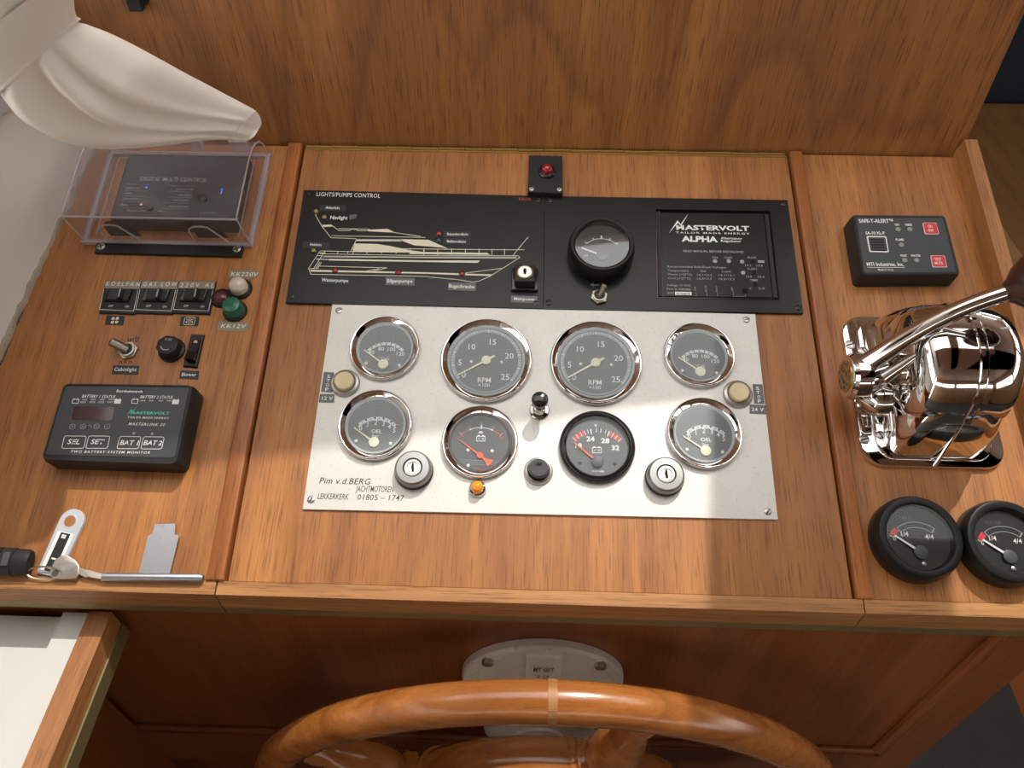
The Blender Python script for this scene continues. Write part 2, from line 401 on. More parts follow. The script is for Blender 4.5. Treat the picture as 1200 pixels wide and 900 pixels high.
def strip(t, x0, x1, y0, y1, z0, z1, mt='trim_wood', name='edge_trim', b=2.2):
    o = ORG[t.name]; out = [((x0-o.x)*1000, (y0-o.y)*1000), ((x1-o.x)*1000, (y0-o.y)*1000), ((x1-o.x)*1000, (y1-o.y)*1000), ((x0-o.x)*1000, (y1-o.y)*1000)]
    return MB(.001).prism(out, z0, z1, b).build(name, mt, t, 25)
strip(pl, GL-.0150, GL-.0012, VB, VH+.002, -18, 3.5)
strip(pr, GR+.0012, GR+.0132, VB, VH+.002, -18, 3.5)
# raised strip down the outer right side
ro = ORG[pr.name]
m = MB(.001)
def lp(u, v, w): return ((u-ro.x)*1000, (v-ro.y)*1000, w)
m.hexa([lp(.4165, VB, -10), lp(.4285, VB, -10), lp(.4265, VH+.0035, -10), lp(.4145, VH+.0035, -10), lp(.4165, VB, 20), lp(.4285, VB, 20), lp(.4265, VH+.0035, 20), lp(.4145, VH+.0035, 20)])
m.build('side_rail', 'rail_wood', pr, 0)
# rough torn edge along the left wall
be = MB(); n = 46
rings = []
for i in range(n+1):
    q = P1.lerp(P2, -.05 + 1.5*i/n); b_ = BW.inverted() @ q
    r1, r2 = random.uniform(.0015, .005), random.uniform(.002, .006)
    rings.append([tuple(Vector((b_.x-.003, b_.y, -.001))), tuple(Vector((b_.x+r1, b_.y, -.001))), tuple(Vector((b_.x+r1*.6, b_.y, r2*.6))), tuple(Vector((b_.x-.001, b_.y, r2)))])
o_ = ORG[pl.name]; be.loft([[(x-o_.x, y-o_.y, z) for x, y, z in r] for r in rings]); be.build('torn_edge', 'bare_edge', pl, 20)
# front ledges: lip, face and metal strip
def ledge(t, u0, u1, us0=None, us1=None):
    o = ORG[t.name]
    def q(m, v0, v1, w0, w1):               # front and back faces stand upright, so they lean on the sloping dash
        def c(u, v, w): return ((u-o.x)*1000, (v-o.y)*1000 + w*math.tan(SL), w)
        return m.hexa([c(u0, v0, w0), c(u1, v0, w0), c(u1, v1, w0), c(u0, v1, w0), c(u0, v0, w1), c(u1, v0, w1), c(u1, v1, w1), c(u0, v1, w1)])
    m = q(MB(.001), VB-.0102, VB-.0002, -19, .6); m.build('front_lip', 'ledge_wood', t, 0)
    q(MB(.001), VB-.0096, VB-.002, -29, -19.6).build('metal_strip', 'brass_strip', t, 0)
CL = B(253, 692).x; CR = B(1012, 708).x
ledge(pl, -.449, CL-.0006); ledge(pc, CL+.0006, CR-.0005); ledge(pr, CR+.0005, .43)
# brass hinge along the lid
hg = thing('piano_hinge', 'long brass hinge along the top edge of the middle dash panel', 'hinge', .025, VH-.0015, 0)
MB(.001).box((GL+.002-.025)*1000, (GR-.002-.025)*1000, -2.6, -.6, -1, .5).build('leaf', 'brass', hg, 0)
nk = 18; x0 = (GL+.003-.025)*1000; x1 = (GR-.003-.025)*1000
for i in range(nk):
    a = x0+(x1-x0)*i/nk; b_ = x0+(x1-x0)*(i+1)/nk-.8
    MB(.001).tube([(a, (.25 if i % 2 else -.1), 1.0), (b_, (.25 if i % 2 else -.1), 1.0)], 1.45, 10).build('knuckle', 'brass', hg)

# front of the dash below the ledge
YF = (BW @ Vector((0, VB-.0102-.02*math.tan(SL), -.02))).y + .004
fp = wthing('front_panel', 'dark varnished wooden panel below the dash, behind the steering wheel', 'panel', (.0, YF, 0))
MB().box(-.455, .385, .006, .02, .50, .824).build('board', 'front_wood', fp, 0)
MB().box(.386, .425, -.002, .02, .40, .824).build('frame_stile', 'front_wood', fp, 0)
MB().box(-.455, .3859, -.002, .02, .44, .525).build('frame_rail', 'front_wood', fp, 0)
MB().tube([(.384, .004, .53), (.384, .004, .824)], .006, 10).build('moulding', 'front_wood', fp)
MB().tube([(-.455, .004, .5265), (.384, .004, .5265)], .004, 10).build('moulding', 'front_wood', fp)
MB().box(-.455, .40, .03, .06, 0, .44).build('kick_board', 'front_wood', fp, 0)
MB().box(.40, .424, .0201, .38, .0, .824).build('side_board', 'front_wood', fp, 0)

# left counter with white tray
ct = wthing('side_counter', 'white side counter with wooden edge strip left of the steering wheel', 'counter', (-.40, -.45, .0))
ZC = .803; xe = H(105, 715, 2, ZC).x
def cb(name, mt, x0, x1, y0, y1, z0, z1): return MB().box(x0+.40, x1+.40, y0+.45, y1+.45, z0, z1).build(name, mt, ct, 0)
YC0 = -.95; YC1 = YF-.0005
cb('edge_strip', 'rail_wood', xe, xe+.018, YC0, YC1, ZC-.02, ZC)
cb('metal_strip', 'brass_strip', xe+.001, xe+.0195, YC0, YC1, ZC-.036, ZC-.0205)
cb('tray_rim', 'white_paint', xe-.022, xe-.0005, YC0, YC1, ZC-.02, ZC-.003)
cb('tray', 'white_paint', xe-.112, xe-.0225, YC0, YC1, ZC-.04, ZC-.012)
cb('side_board', 'front_wood', xe-.075, xe-.06, YC0, YC1, 0, ZC-.0365)

# ------------------------------------------------------------------ right background
lk = wthing('locker', 'low dark wooden locker top in the shadow beyond the right dash panel', 'cabinet', (.92, .85, 0))
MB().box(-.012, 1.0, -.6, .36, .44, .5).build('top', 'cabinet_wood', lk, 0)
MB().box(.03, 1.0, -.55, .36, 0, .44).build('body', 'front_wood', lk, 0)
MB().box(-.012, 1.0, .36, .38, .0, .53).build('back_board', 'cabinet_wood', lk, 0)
nv = MB(); nv.box(.3, 2.19, 1.26, 1.34, .0, HZ-.75)
tag(nv.build('upholstered_panel', 'navy_fabric', None, 0), 'very dark navy upholstered panel behind the low wooden locker', 'panel')
st = wthing('step_box', 'low brown wooden step on the dark carpet right of the dash', 'step', (.885, -.1, 0))
MB().box(-.01, .6, -.5, .26, .14, .165).build('tread', 'cabinet_wood', st, 0)
MB().box(.0, .58, -.48, .25, .0, .14).build('riser', 'front_wood', st, 0)
hk = H(160, -6, 1, YB)
ck = wthing('catch', 'small black plastic catch on the wooden back panel beside the curtain', 'catch', (hk.x, YB, hk.z))
MB(.001).prism(rrect(9, 7, 2), 0, 3).build('plate', 'black_plastic', ck); ck.rotation_euler = (PI/2, 0, 0)
MB(.001).box(-5.5, 5.5, -9.5, -1, 3, 11).build('hook', 'black_plastic', ck, 0)

# ------------------------------------------------------------------ gauges
def dial_needle(t, pivot, tip, z, w0, w1, mt, hub, hubmat, tail=None):
    d = Vector((tip[0]-pivot[0], tip[1]-pivot[1])); n = Vector((-d.y, d.x)).normalized()
    a = [(pivot[0]+n.x*w0, pivot[1]+n.y*w0), (pivot[0]-n.x*w0, pivot[1]-n.y*w0), (tip[0]-n.x*w1, tip[1]-n.y*w1), (tip[0]+n.x*w1, tip[1]+n.y*w1)]
    m = MB(.001).prism(a, z, z+.35)
    if tail: m.prism(tail, z, z+.35)
    nd = m.build('needle', mt, t, 0)
    MB(.001).lathe([(hub, z-.6), (hub, z+.7), (hub*.85, z+1.0)], 24, (pivot[0], pivot[1], 0), True, True).build('hub', hubmat, nd)
def chrome_gauge(name, label, px, R, group, face='grey_face', sleeve='grey_sleeve', h=8.0, bw=None):
    t = at(name, label, 'gauge', px, .006, group); ORG[t.name].z = .0021; t.matrix_world = BW @ Matrix.Translation(ORG[t.name])
    bw = bw or 6.0
    prof = [(R-.4, 0), (R, .4), (R, 2.6), (R-.2, 4.0), (R-.7, 5.0), (R-1.3, 5.4), (R-1.9, 5.3), (R-2.6, 4.8), (R-bw+.4, 2.7), (R-bw, 2.3), (R-bw-.1, 1.9)]
    MB(.001).lathe(prof, 72).build('bezel', 'chrome', t)
    Rf = R-bw
    MB(.001).lathe([(Rf+.05, 2.2), (Rf-.7, 1.9), (Rf-1.9, .9)], 64).build('sleeve', sleeve, t)
    MB(.001).lathe([(Rf, .35), (Rf, .9)], 64, (0, 0, 0), True, True).build('dial', face, t)
    MB(.001).lathe([(Rf+.3, 3.0), (Rf+.3, 3.2)], 48, (0, 0, 0), True, True).build('glass', 'gauge_glass', t)
    return t, .95
def dscrew(t, x, y, z): MB(.001).lathe([(1.3, z-.1), (1.3, z+.4), (.7, z+.8)], 14, (x, y, 0), True, True).build('dial_screw', 'print_white', t)
def celsius(px, label, group):
    t, z = chrome_gauge('temperature_gauge', label, px, 30, group)
    g = MB(.001).arc(1, -15, 18.2, 20.8, 141, 41, z-.05, z+.06, 26).build('scale', 'scale_band', t, 0)
    k = MB(.001)
    for i, a in enumerate([141, 128, 116, 104, 91, 78, 66, 54, 41]): k.arc(1, -15, 18.4, 20.9 if i % 2 else 20.4, a+1.3, a-1.3, z, z+.1, 1)
    k.build('tick_mark', 'grey_face', g, 0)
    for s, x, y in (('40', -11.2, -3.9), ('80', -3.2, -.3), ('100', 5.8, -.6), ('120', 13.6, -4.8)): TM(t, s, x, y, 3.5, z+.08, 'print_white', 0, .004)
    TM(t, '°Cels', .5, -9.4, 2.7, z+.08)
    dscrew(t, -14.5, -14.2, z); dscrew(t, 13.6, -15.6, z)
    dial_needle(t, (.2, -15), (-17.3, -2.2), 1.6, .75, .5, 'needle_cream', 4.3, 'needle_cream'); return t
def oilg(px, label, group):
    t, z = chrome_gauge('oil_pressure_gauge', label, px, 30.4, group)
    g = MB(.001).arc(1.2, -15, 19.6, 22.6, 138, 41, z-.05, z+.06, 26).build('scale', 'scale_band', t, 0)
    k = MB(.001)
    for a in (136, 116, 96.5, 77.5, 59, 43):
        r = math.radians(a); q = math.radians(3.2)
        k.prism([(1.2+22.4*math.cos(r-q), -15+22.4*math.sin(r-q)), (1.2+22.4*math.cos(r+q), -15+22.4*math.sin(r+q)), (1.2+20.4*math.cos(r), -15+20.4*math.sin(r))], z, z+.1)
    for a in (126, 106, 87, 68, 51): k.arc(1.2, -15, 20.4, 21.8, a+.7, a-.7, z, z+.1, 1)
    k.build('tick_mark', 'print_black', g, 0)
    for s, x, y in (('0', -12, -2.6), ('1', -6.4, .6), ('2', 0, 2.6), ('3', 6.2, 2.0), ('4', 11.2, -.6), ('5', 15.4, -3.8)): TM(t, s, x, y, 4.0, z+.08, 'print_white', 0, .006)
    TM(t, 'OEL', 1.3, -5, 3.0, z+.08, 'print_white', 0, .02, 1.1); TM(t, 'bar', .9, -9, 2.8, z+.08, 'print_white', 0, .01)
    dscrew(t, -14.5, -13.8, z); dscrew(t, 13.6, -15.2, z)
    dial_needle(t, (.2, -14.6), (-17.2, -2.6), 1.6, .75, .5, 'needle_cream', 4.2, 'needle_cream'); return t
def rpm(px, label, group):
    t, z = chrome_gauge('rev_counter', label, px, 38.7, group, bw=6.2)
    g = MB(.001).arc(0, 0, 26.6, 29.6, 216, -39, z-.05, z+.06, 60)
    g.arc(0, 0, 28.3, 29.4, 216, 321, z-.05, z+.06, 30)
    g = g.build('scale', 'scale_band', t, 0); g.data.materials[0] = M['print_grey']
    k = MB(.001)
    for i in range(51):
        a = 216 - 255*i/50; k.arc(0, 0, 27.5 if i % 5 else 26.8, 29.4, a+(.5 if i % 5 else 1.0), a-(.5 if i % 5 else 1.0), z, z+.1, 1)
    k.build('tick_mark', 'scale_band', g, 0)
    for s, x, y in (('0', -18.2, -13.6), ('5', -22, -2.2), ('10', -12.7, 12.6), ('15', 4.9, 17.6), ('20', 19.2, 4.8), ('25', 16.4, -14.8)): TM(t, s, x, y, 5.2, z+.08, 'print_white', 0, .004)
    TM(t, 'RPM', -.9, -18, 4.2, z+.08, 'print_white', 0, .006); TM(t, '×100', -.9, -22.6, 3.3, z+.08); TM(t, 'MADE IN GERMANY', 0, -28.9, 1.0, z+.12, 'print_grey')
    dscrew(t, -12.6, -1.4, z); dscrew(t, 13.0, -1.4, z)
    a = Vector((-23.5, -14.6)).normalized(); n = Vector((-a.y, a.x))
    tl = [(-a.x*q+n.x*e, -a.y*q+n.y*e) for q, e in ((0, 1.2), (8.2, 1.0), (8.2, -1.0), (0, -1.2))]; tl.reverse()
    dial_needle(t, (0, 0), (-23.5, -14.6), 1.6, .9, .5, 'needle_cream', 4.0, 'needle_cream', tl); return t
C1, R1, R2, C2 = (450.5, 406.5), (569.7, 420.7), (698.5, 423.4), (819.7, 415)
def gauges():
    tg = 'chrome temperature gauges on the silver plate'; og = 'chrome oil gauges on the silver plate'; rg = 'chrome rev counters on the silver plate'
    celsius(C1, 'chrome temperature dial just below the black panel with the boat drawing', tg)
    celsius(C2, 'chrome temperature dial just below the black alternator regulator panel', tg)
    oilg((439.5, 497), 'chrome oil pressure dial above the engraved phone number, below a cream button', og)
    oilg((826, 506.7), 'chrome oil pressure dial beside the black-rimmed voltage gauge and a key switch', og)
    rpm(R1, 'large chrome rev counter above the gauge with orange fan-tailed needle', rg)
    rpm(R2, 'large chrome rev counter above the black-rimmed voltage gauge', rg)
def battery_icon(t, x, y, w, h, z, mt='print_white'):
    m = MB(.001); a, b_ = w/2, h/2
    m.ribbon([(x-a, y-b_), (x+a, y-b_), (x+a, y+b_), (x-a, y+b_), (x-a, y-b_)], .45, z, z+.1)
    for s in (-1, 1): m.box(x+s*a*.55-.9, x+s*a*.55+.9, y+b_, y+b_+1.0, z, z+.1)
    m.ribbon([(x-a*.7, y), (x-a*.2, y)], .4, z, z+.1); m.ribbon([(x+a*.2, y), (x+a*.7, y)], .4, z, z+.1); m.ribbon([(x+a*.45, y-.7), (x+a*.45, y+.7)], .4, z, z+.1)
    m.build('battery_symbol', mt, t, 0)
gauges()
# ammeter
t, z = chrome_gauge('ammeter', 'chrome ammeter with an orange fan-tailed needle above the amber lamp', (562.3, 517), 30.9, None, 'dark_face', 'dark_face', 7.5, 6.0)
m = MB(.001).arc(.5, -11.2, 23.6, 24.1, 112, 68, z, z+.1, 16)
for a in (112, 90, 68): m.arc(.5, -11.2, 22.5 if a == 90 else 23.0, 26.5 if a == 90 else 24.6, a+1.0, a-1.0, z, z+.12, 1)
m.build('scale', 'print_white', t, 0)
m = MB(.001).arc(.5, -11.2, 23.6, 24.0, 132, 113, z, z+.1, 8); m.arc(.5, -11.2, 23.6, 24.0, 67, 48, z, z+.1, 8)
for a in (132, 48): m.arc(.5, -11.2, 21.6, 26.4, a+.6, a-.6, z, z+.1, 1)
m.build('scale', 'needle_orange', t, 0)
for s, x, y, c in (('30', -9.5, 13.6, 'print_grey'), ('0', .5, 16.8, 'print_grey'), ('30', 10, 13.6, 'print_grey'), ('60', -18.6, 3.8, 'red_block'), ('60', 17.6, 4, 'red_block')): TM(t, s, x, y, 2.2, z+.1, c, 0, 0, .9, PI/2)
battery_icon(t, .5, 3.2, 6.6, 4.0, z); TM(t, 'Mb', .5, 8.6, 1.9, z+.1, 'print_white', 0, .02)
m = MB(.001)
for i, y in enumerate((-15.0, -16.6, -18.4)): m.ribbon([(-16.5+i*1.6, y), (16-i*1.8, y)], .25, z, z+.08)  # pale lines painted for bright reflections low on the dial
m.build('reflection_lines', 'print_grey', t, 0); TM(t, 'VDO 12V', 0, -22.4, 1.3, z+.1, 'needle_orange')
dscrew(t, -9.4, -6.8, z); dscrew(t, 10, -7, z); dscrew(t, -8.5, -19.6, z)
a = Vector((-17.6, 13.1)).normalized(); n = Vector((-a.y, a.x))
tl = [(.5-a.x*q+n.x*e, -11.2-a.y*q+n.y*e) for q, e in ((2, .9), (6, 1.2), (10.5, 3.6), (11.5, 0), (10.5, -3.6), (6, -1.2), (2, -.9))]; tl.reverse()
dial_needle(t, (.5, -11.2), (-17.1, 1.9), 1.6, .8, .25, 'needle_orange', 2.6, 'needle_orange', tl)

def black_gauge(name, label, px, R, h, Rg, face, group=None, w=.002, rim='black_gloss', glass='gauge_glass'):
    t = at(name, label, 'gauge', px, w+.004, group); ORG[t.name].z = w; t.matrix_world = BW @ Matrix.Translation(ORG[t.name])
    MB(.001).lathe([(R-.4, 0), (R, .8), (R, h*.55), (R-.7, h*.8), (R-2.2, h-.3), (R-3.4, h), (Rg+1.2, h-.4), (Rg+.3, h-1.4), (Rg, h-3.2)], 72).build('rim', rim, t)
    zf = max(.4, h-5.0)
    MB(.001).lathe([(Rg, h-2.6), (Rg-.6, zf+.1)], 60).build('inner_ring', 'black_face' if face != 'volt_face' else 'volt_face', t)
    MB(.001).lathe([(Rg, zf-.4), (Rg, zf)], 60, (0, 0, 0), True, True).build('dial', face, t)
    MB(.001).lathe([(Rg+.2, h-2.0), (Rg+.2, h-1.7)], 48, (0, 0, 0), True, True).build('glass', glass, t)
    return t, zf+.05
t, z = black_gauge('voltmeter', 'black-rimmed voltage gauge with red needle on the silver plate', (700, 522.5), 30.2, 7, 25, 'volt_face')
m = MB(.001)
for a in (135, 127, 119, 111.5): m.arc(0, -12.5, 23.6, 28, a+.5, a-.5, z, z+.14, 1)
for a in (106, 100.5, 91, 83, 74.5, 68.5): m.arc(0, -12.5, 23.4 if a in (100.5, 68.5) else 24.6, 28, a+(.9 if a in (100.5, 68.5) else .5), a-(.9 if a in (100.5, 68.5) else .5), z, z+.12, 1)
for a in (61, 53.5, 45.5): m.arc(0, -12.5, 23.6, 28, a+.5, a-.5, z, z+.14, 1)
m.build('scale', 'print_white', t, 0)
MB(.001).arc(0, -12.5, 24.2, 28, 134, 112, z-.03, z+.08, 10).arc(0, -12.5, 24.2, 28, 67, 46, z-.03, z+.08, 10).build('red_zone', 'red_block', t, 0)
for s, x, y in (('18', -14.8, .5), ('24', -5.2, 6.4), ('28', 6.6, 5.2), ('32', 14.6, -.6)): TM(t, s, x, y, 3.9, z+.1, 'print_white', 0, .03, 1.15)
TM(t, 'V', -.8, 18, 3, z+.1); battery_icon(t, -.2, -3, 7.2, 4.2, z); TM(t, 'made in', -1.5, -20.3, 1.2, z+.1); TM(t, 'vdo', 3.4, -20.3, 1.6, z+.1, 'print_white', 0, .03)
for x in (-13.6, 13.8):
    MB(.001).lathe([(1.5, z), (1.5, z+.8), (.6, z+1.2)], 14, (x, -13.5, 0), True, True).build('dial_pin', 'dark_face', t)
dial_needle(t, (0, -12.9), (-18.4, 2.6), z+1.0, .8, .5, 'needle_orange', 4.7, 'dark_face')

def tank(px, label, word, group):
    t, z = black_gauge('tank_gauge', label, px, 32.2, 17, 24.2, 'black_face', group, 0.0, 'black_rubber'); p = (-.5, -11)
    m = MB(.001).arc(*p, 22.6, 23.0, 128, 52, z, z+.1, 24).arc(*p, 18.6, 19.0, 126, 54, z, z+.1, 24)
    m.arc(*p, 18.6, 23.0, 128.5, 127, z, z+.1, 1).arc(*p, 18.6, 23.0, 54, 51.5, z, z+.1, 1); m.arc(*p, 19, 23.6, 150, 147.5, z, z+.1, 1)
    m.build('scale', 'print_grey', t, 0)
    MB(.001).arc(*p, 20, 24.2, 146, 131, z, z+.08, 8).build('red_zone', 'red_button', t, 0)
    TM(t, '1/4', -9.5, 2.6, 3.4, z+.1, 'print_white', 0, .01); TM(t, '4/4', 8.4, 1.0, 3.4, z+.1, 'print_white', 0, .01); TM(t, '0', -17.6, -1.0, 3.2, z+.1, 'print_white', 0, .01); TM(t, word, -7, 14.5, 2.6, z+.1, 'print_dim')
    MB(.001).lathe([(1.6, z), (1.6, z+.8), (.6, z+1.2)], 14, (.5, -19.5, 0), True, True).build('dial_pin', 'dull_metal', t)
    dial_needle(t, p, (-17.6, 1.0), z+1.2, .9, .6, 'print_white', 5.0, 'dark_face')
tank((1070, 633), 'black tank gauge standing between the board gap and another tank gauge', 'TANK', 'black tank gauges below the throttle')
tank((1172, 638), 'black tank gauge on the side of its twin away from the board gap', 'WATER', 'black tank gauges below the throttle')

# ------------------------------------------------------------------ silver plate
W2 = .002
pt = at('gauge_plate', 'brushed silver metal plate holding the engine gauges', 'plate', (633, 480), 0)
quad_slab(pt, [(389.5, 355.8), (885, 368), (911.8, 608.9), (354.4, 596.7)], 0, W2, 'plate_alu', 'plate', .25)
for px, a in (((397, 364), .5), ((364.6, 585.5), 1.1), ((874.5, 374.6), .3), ((899.7, 599.7), 1.0)): pscrew(pt, px, W2, 3.1, 'slot', 'dull_metal', a)
TX(pt, 'Pim v.d.BERG', (374, 566.6), (434, 568), 7, W2, 'print_black', .18, .006, 1.05)
TX(pt, 'JACHTMOTOREN', (416.5, 576), (461, 577), 6.8, W2, 'print_black', .12, .004)
TX(pt, 'LEKKERKERK', (372, 584.8), (408, 585.6), 6.6, W2, 'print_black', .12, .004)
TX(pt, '01805 – 1747', (418.7, 585.6), (473.5, 587), 6.4, W2, 'print_black', .08, .004, 1.05)

def stop_button(px, bpx, label, tapes):
    t = at('stop_button', label, 'button', px, .003, 'cream stop buttons on the silver plate')
    ORG[t.name].z = W2; t.matrix_world = BW @ Matrix.Translation(ORG[t.name])
    MB(.001).lathe([(12.1, 0), (12.2, 1.4), (11.4, 3.2), (9.6, 3.9), (8.8, 3.4), (8.6, 1)], 40).build('ring', 'dull_metal', t)
    MB(.001).lathe([(8.0, 0), (8.0, 6.6), (7.4, 7.4), (6.6, 7.5), (4, 6.9), (.5, 6.7)], 40, (0, 0, 0), True, True).build('cap', 'cream_button', t)
stop_button((404.6, 449), 0, 'cream round stop button beside the black tape reading STOP 12 V', 0)
stop_button((864.6, 462), 0, 'cream round stop button beside the dark tape reading STOP 24 V', 0)
def tape(name, label, pts, w, mt, words, mt2='print_white', group=None, bold=.012, shear=0.0, cat='label'):
    cx = sum(p[0] for p in pts)/len(pts); cy = sum(p[1] for p in pts)/len(pts); t = at(name, label, cat, (cx, cy), w, group)
    quad_slab(t, pts, w, w+.0003, mt, 'tape')
    for s, a, b_, h in words: TX(t, s, a, b_, h, w+.0003, mt2, shear, bold, 1.1)
    return t
def vtape(label, pts, w, mt, chars):
    t = tape('embossed_label', label, pts, w, mt, [], group='embossed tapes on the silver plate')
    for s, x, y in chars: TX(t, s, (x-1.9, y+2.0), (x+1.9, y+2.0), 3.6, w+.0003, 'print_white', 0, .01)
vtape('dark embossed STOP tape on the plate edge under the boat drawing panel', [(379.5, 435.8), (391.5, 436.5), (389.5, 460), (376, 459)], W2, 'tape_grey', [('S', 385, 441), ('T', 384.4, 446), ('O', 383.6, 451), ('P', 383, 456)])
vtape('dark embossed STOP tape on the plate edge facing the throttle', [(882, 450), (893.5, 450.5), (896, 473.5), (884, 473)], W2, 'tape_grey', [('S', 888, 455), ('T', 888.7, 460), ('O', 889.6, 465), ('P', 890.2, 470)])
tape('embossed_label', 'dark embossed tape reading twelve volts, 12 V, below a STOP tape', [(375, 461.5), (392, 462), (391.5, 472), (373.5, 471.5)], W2, 'tape_grey', [('12 V', (377, 468.5), (389.5, 469), 4)], group='embossed tapes on the silver plate')
tape('embossed_label', 'dark embossed tape reading 24 V on the plate edge facing the throttle', [(878.5, 474), (897.5, 474.8), (898.5, 485.5), (878.5, 484.5)], W2, 'tape_grey', [('24 V', (881, 481.5), (895, 482.3), 4)], group='embossed tapes on the silver plate')
def key_switch(px, label):
    t = at('key_switch', label, 'switch', px, W2, 'round key switches on the silver plate')
    MB(.001).lathe([(15.2, 0), (15.4, 2.5), (14.6, 4.0)], 48).build('collar', 'black_rubber', t)
    MB(.001).lathe([(14.6, 3.0), (14.8, 6.5), (14.0, 9.5), (12.6, 10.8), (7.8, 11.0), (7.4, 9.8)], 48).build('body', 'switch_metal', t)
    MB(.001).lathe([(6.9, 4), (6.9, 10.3), (6.3, 10.8), (4.6, 10.9), (4.2, 10.0)], 36, (0, 0, 0), False, True).build('barrel', 'key_metal', t)
    MB(.001).prism([(-.5, 3.6), (-1.1, .4), (-.2, -3.4), (1.2, -3.2), (.9, 0), (.5, 3.4)], 9.9, 11.0).build('keyhole', 'dark_hole', t, 0)
key_switch((485.5, 552.5), 'round metal key switch beside the chrome ammeter')
key_switch((778.3, 560), 'round metal key switch beside the black voltage gauge')
t = at('pull_knob', 'small black pull knob on a chrome stem between the rev counters', 'knob', (632, 481), W2)
MB(.001).lathe([(8.3, 0), (8.3, 1.0), (7.2, 2.4), (5.2, 3.0), (4.2, 5), (4.0, 9)], 32).build('stem', 'chrome', t)
MB(.001).lathe([(3.8, 9), (4.2, 14), (5.8, 18), (6.6, 21), (6.6, 23.6), (5.6, 25), (3, 25.8), (.4, 26)], 32, (0, 0, 0), True, True).build('head', 'black_gloss', t)
t = at('push_button', 'black round push button in a bright metal ring on the silver plate', 'button', (631, 552.5), W2)
MB(.001).lathe([(11.4, 0), (11.5, 1.4), (10.6, 3.2), (9.0, 3.8), (8.2, 3.0)], 40).build('ring', 'dull_metal', t)
MB(.001).lathe([(7.8, 0), (7.8, 8.6), (7.3, 9.6), (6.4, 9.7), (3, 9.2), (.4, 9.1)], 40, (0, 0, 0), True, True).build('cap', 'black_gloss', t)
t = at('pilot_lamp', 'small amber lamp in a chrome socket below the ammeter', 'lamp', (559.6, 573.5), W2)
MB(.001).lathe([(7.0, 0), (7.1, 1.2), (6.2, 3.4), (4.9, 4.0)], 32).build('socket', 'chrome', t)
MB(.001).lathe([(4.9, 2), (4.9, 6.5), (4.4, 8.6), (3, 10), (1.4, 10.6), (.2, 10.7)], 32, (0, 0, 0), True, True).build('lens', 'lens_amber', t)

# ------------------------------------------------------------------ black pump panel with the boat drawing
W3 = .003
bp = at('pump_control_panel', 'black control panel with a cream boat drawing and coloured lamps', 'panel', (488, 292), 0)
quad_slab(bp, [(356.3, 222.4), (638.3, 229.6), (636.6, 361.8), (334.7, 354.6)], 0, W3, 'black_panel', 'plate', .3)
def z5(x, y): return (330+x/6.43, 220+y/6.43)
def z6(x, y): return (480+x/6., 220+y/6.)
for p in (z5(210, 47), z5(75, 820), z6(908, 86), z6(888, 812)): pscrew(bp, p, W3, 2.6, 'cross', 'black_gloss', .6)
TX(bp, 'LIGHTS/PUMPS CONTROL', z5(262, 63), z5(742, 76), 4.6, W3, 'print_white', 0, 0, 1.05)
TX(bp, 'KROS', z6(768, 88), z6(850, 90), 3, W3, 'print_red', 0, .01)
K = []   # drawing strokes
K += [[z5(258, 200), z5(258, 212), z5(305, 292), z5(372, 377), z5(560, 384)], [z5(300, 282), z5(372, 280), z5(432, 322), z5(515, 322), z5(525, 312), z5(568, 316), z5(575, 324), z5(655, 324), z5(658, 312), z5(430, 308)],
      [z5(378, 362), z5(1060, 374), z6(110, 350)], [z5(800, 312), z5(850, 338), z5(1045, 366)], [z5(560, 400), z5(518, 484)],
      [z5(300, 476), z5(530, 482)], [z5(535, 455), z5(1093, 462), z6(600, 436), z6(804, 436)], [z6(832, 348), z6(730, 472)], [z6(832, 348), z6(830, 356)],
      [z5(290, 498), z5(1093, 512), z6(760, 478), z6(776, 490), z6(655, 566), z6(566, 622), z6(490, 656), z6(446, 664), z6(330, 645), z6(140, 628), z5(1093, 668), z5(220, 652), z5(208, 620)],
      [z5(310, 520), z5(1093, 528), z6(750, 496)], [z5(278, 590), z5(792, 604), z5(680, 632)], [z5(735, 610), z5(630, 630)],
      [z5(200, 614), z5(268, 508), z5(292, 476)], [z5(240, 610), z5(310, 505), z5(326, 478)], [z5(258, 606), z5(288, 560)], [z5(272, 606), z5(300, 562)], [z5(200, 612), z5(280, 606)], [z5(268, 512), z5(300, 512)], [z5(285, 490), z5(330, 492)],
      [z6(390, 600), z6(655, 566)]]
for x in (425, 502): K.append([z5(x, 480), z5(x-4, 494)])
for x in (540, 645, 755, 865, 970, 1075): K.append([z5(x, 456), z5(x-2, 496)])
for x in (100, 198, 296, 393, 488, 580, 668): K.append([z6(x, 430), z6(x-1, 472)])
lines(bp, K, W3, .55, 'print_cream', 'boat_drawing')
def bpol(pts, mt='print_cream'): poly(bp, pts, W3-.00003, mt, 'boat_drawing')
bpol([z5(305, 282), z5(375, 278), z5(385, 292), z5(312, 296)]); bpol([z5(655, 316), z5(798, 310), z5(850, 338), z5(655, 328)])
bpol([z5(910, 388), z5(1090, 392), z6(132, 366), z6(270, 428), z6(225, 420), z5(1000, 434), z5(905, 400)])
bpol([z5(556, 402), z5(900, 404), z5(905, 396), z5(912, 390), z5(560, 394)])
bpol([z5(550, 420), z5(720, 424), z5(820, 440), z5(925, 462), z5(1060, 490), z5(535, 484)]); bpol([z6(0, 440), z6(100, 452), z6(545, 458), z6(568, 472), z6(0, 466)])
bpol([z5(355, 536), z5(1093, 548), z6(496, 512), z6(478, 528), z5(1093, 560), z5(355, 548)]); bpol([z5(262, 532), z5(355, 536), z5(355, 546), z5(262, 544)], 'print_grey')
bpol([z5(215, 618), z5(1093, 638), z6(590, 610), z6(570, 620), z6(300, 612), z5(1093, 648), z5(220, 632)])
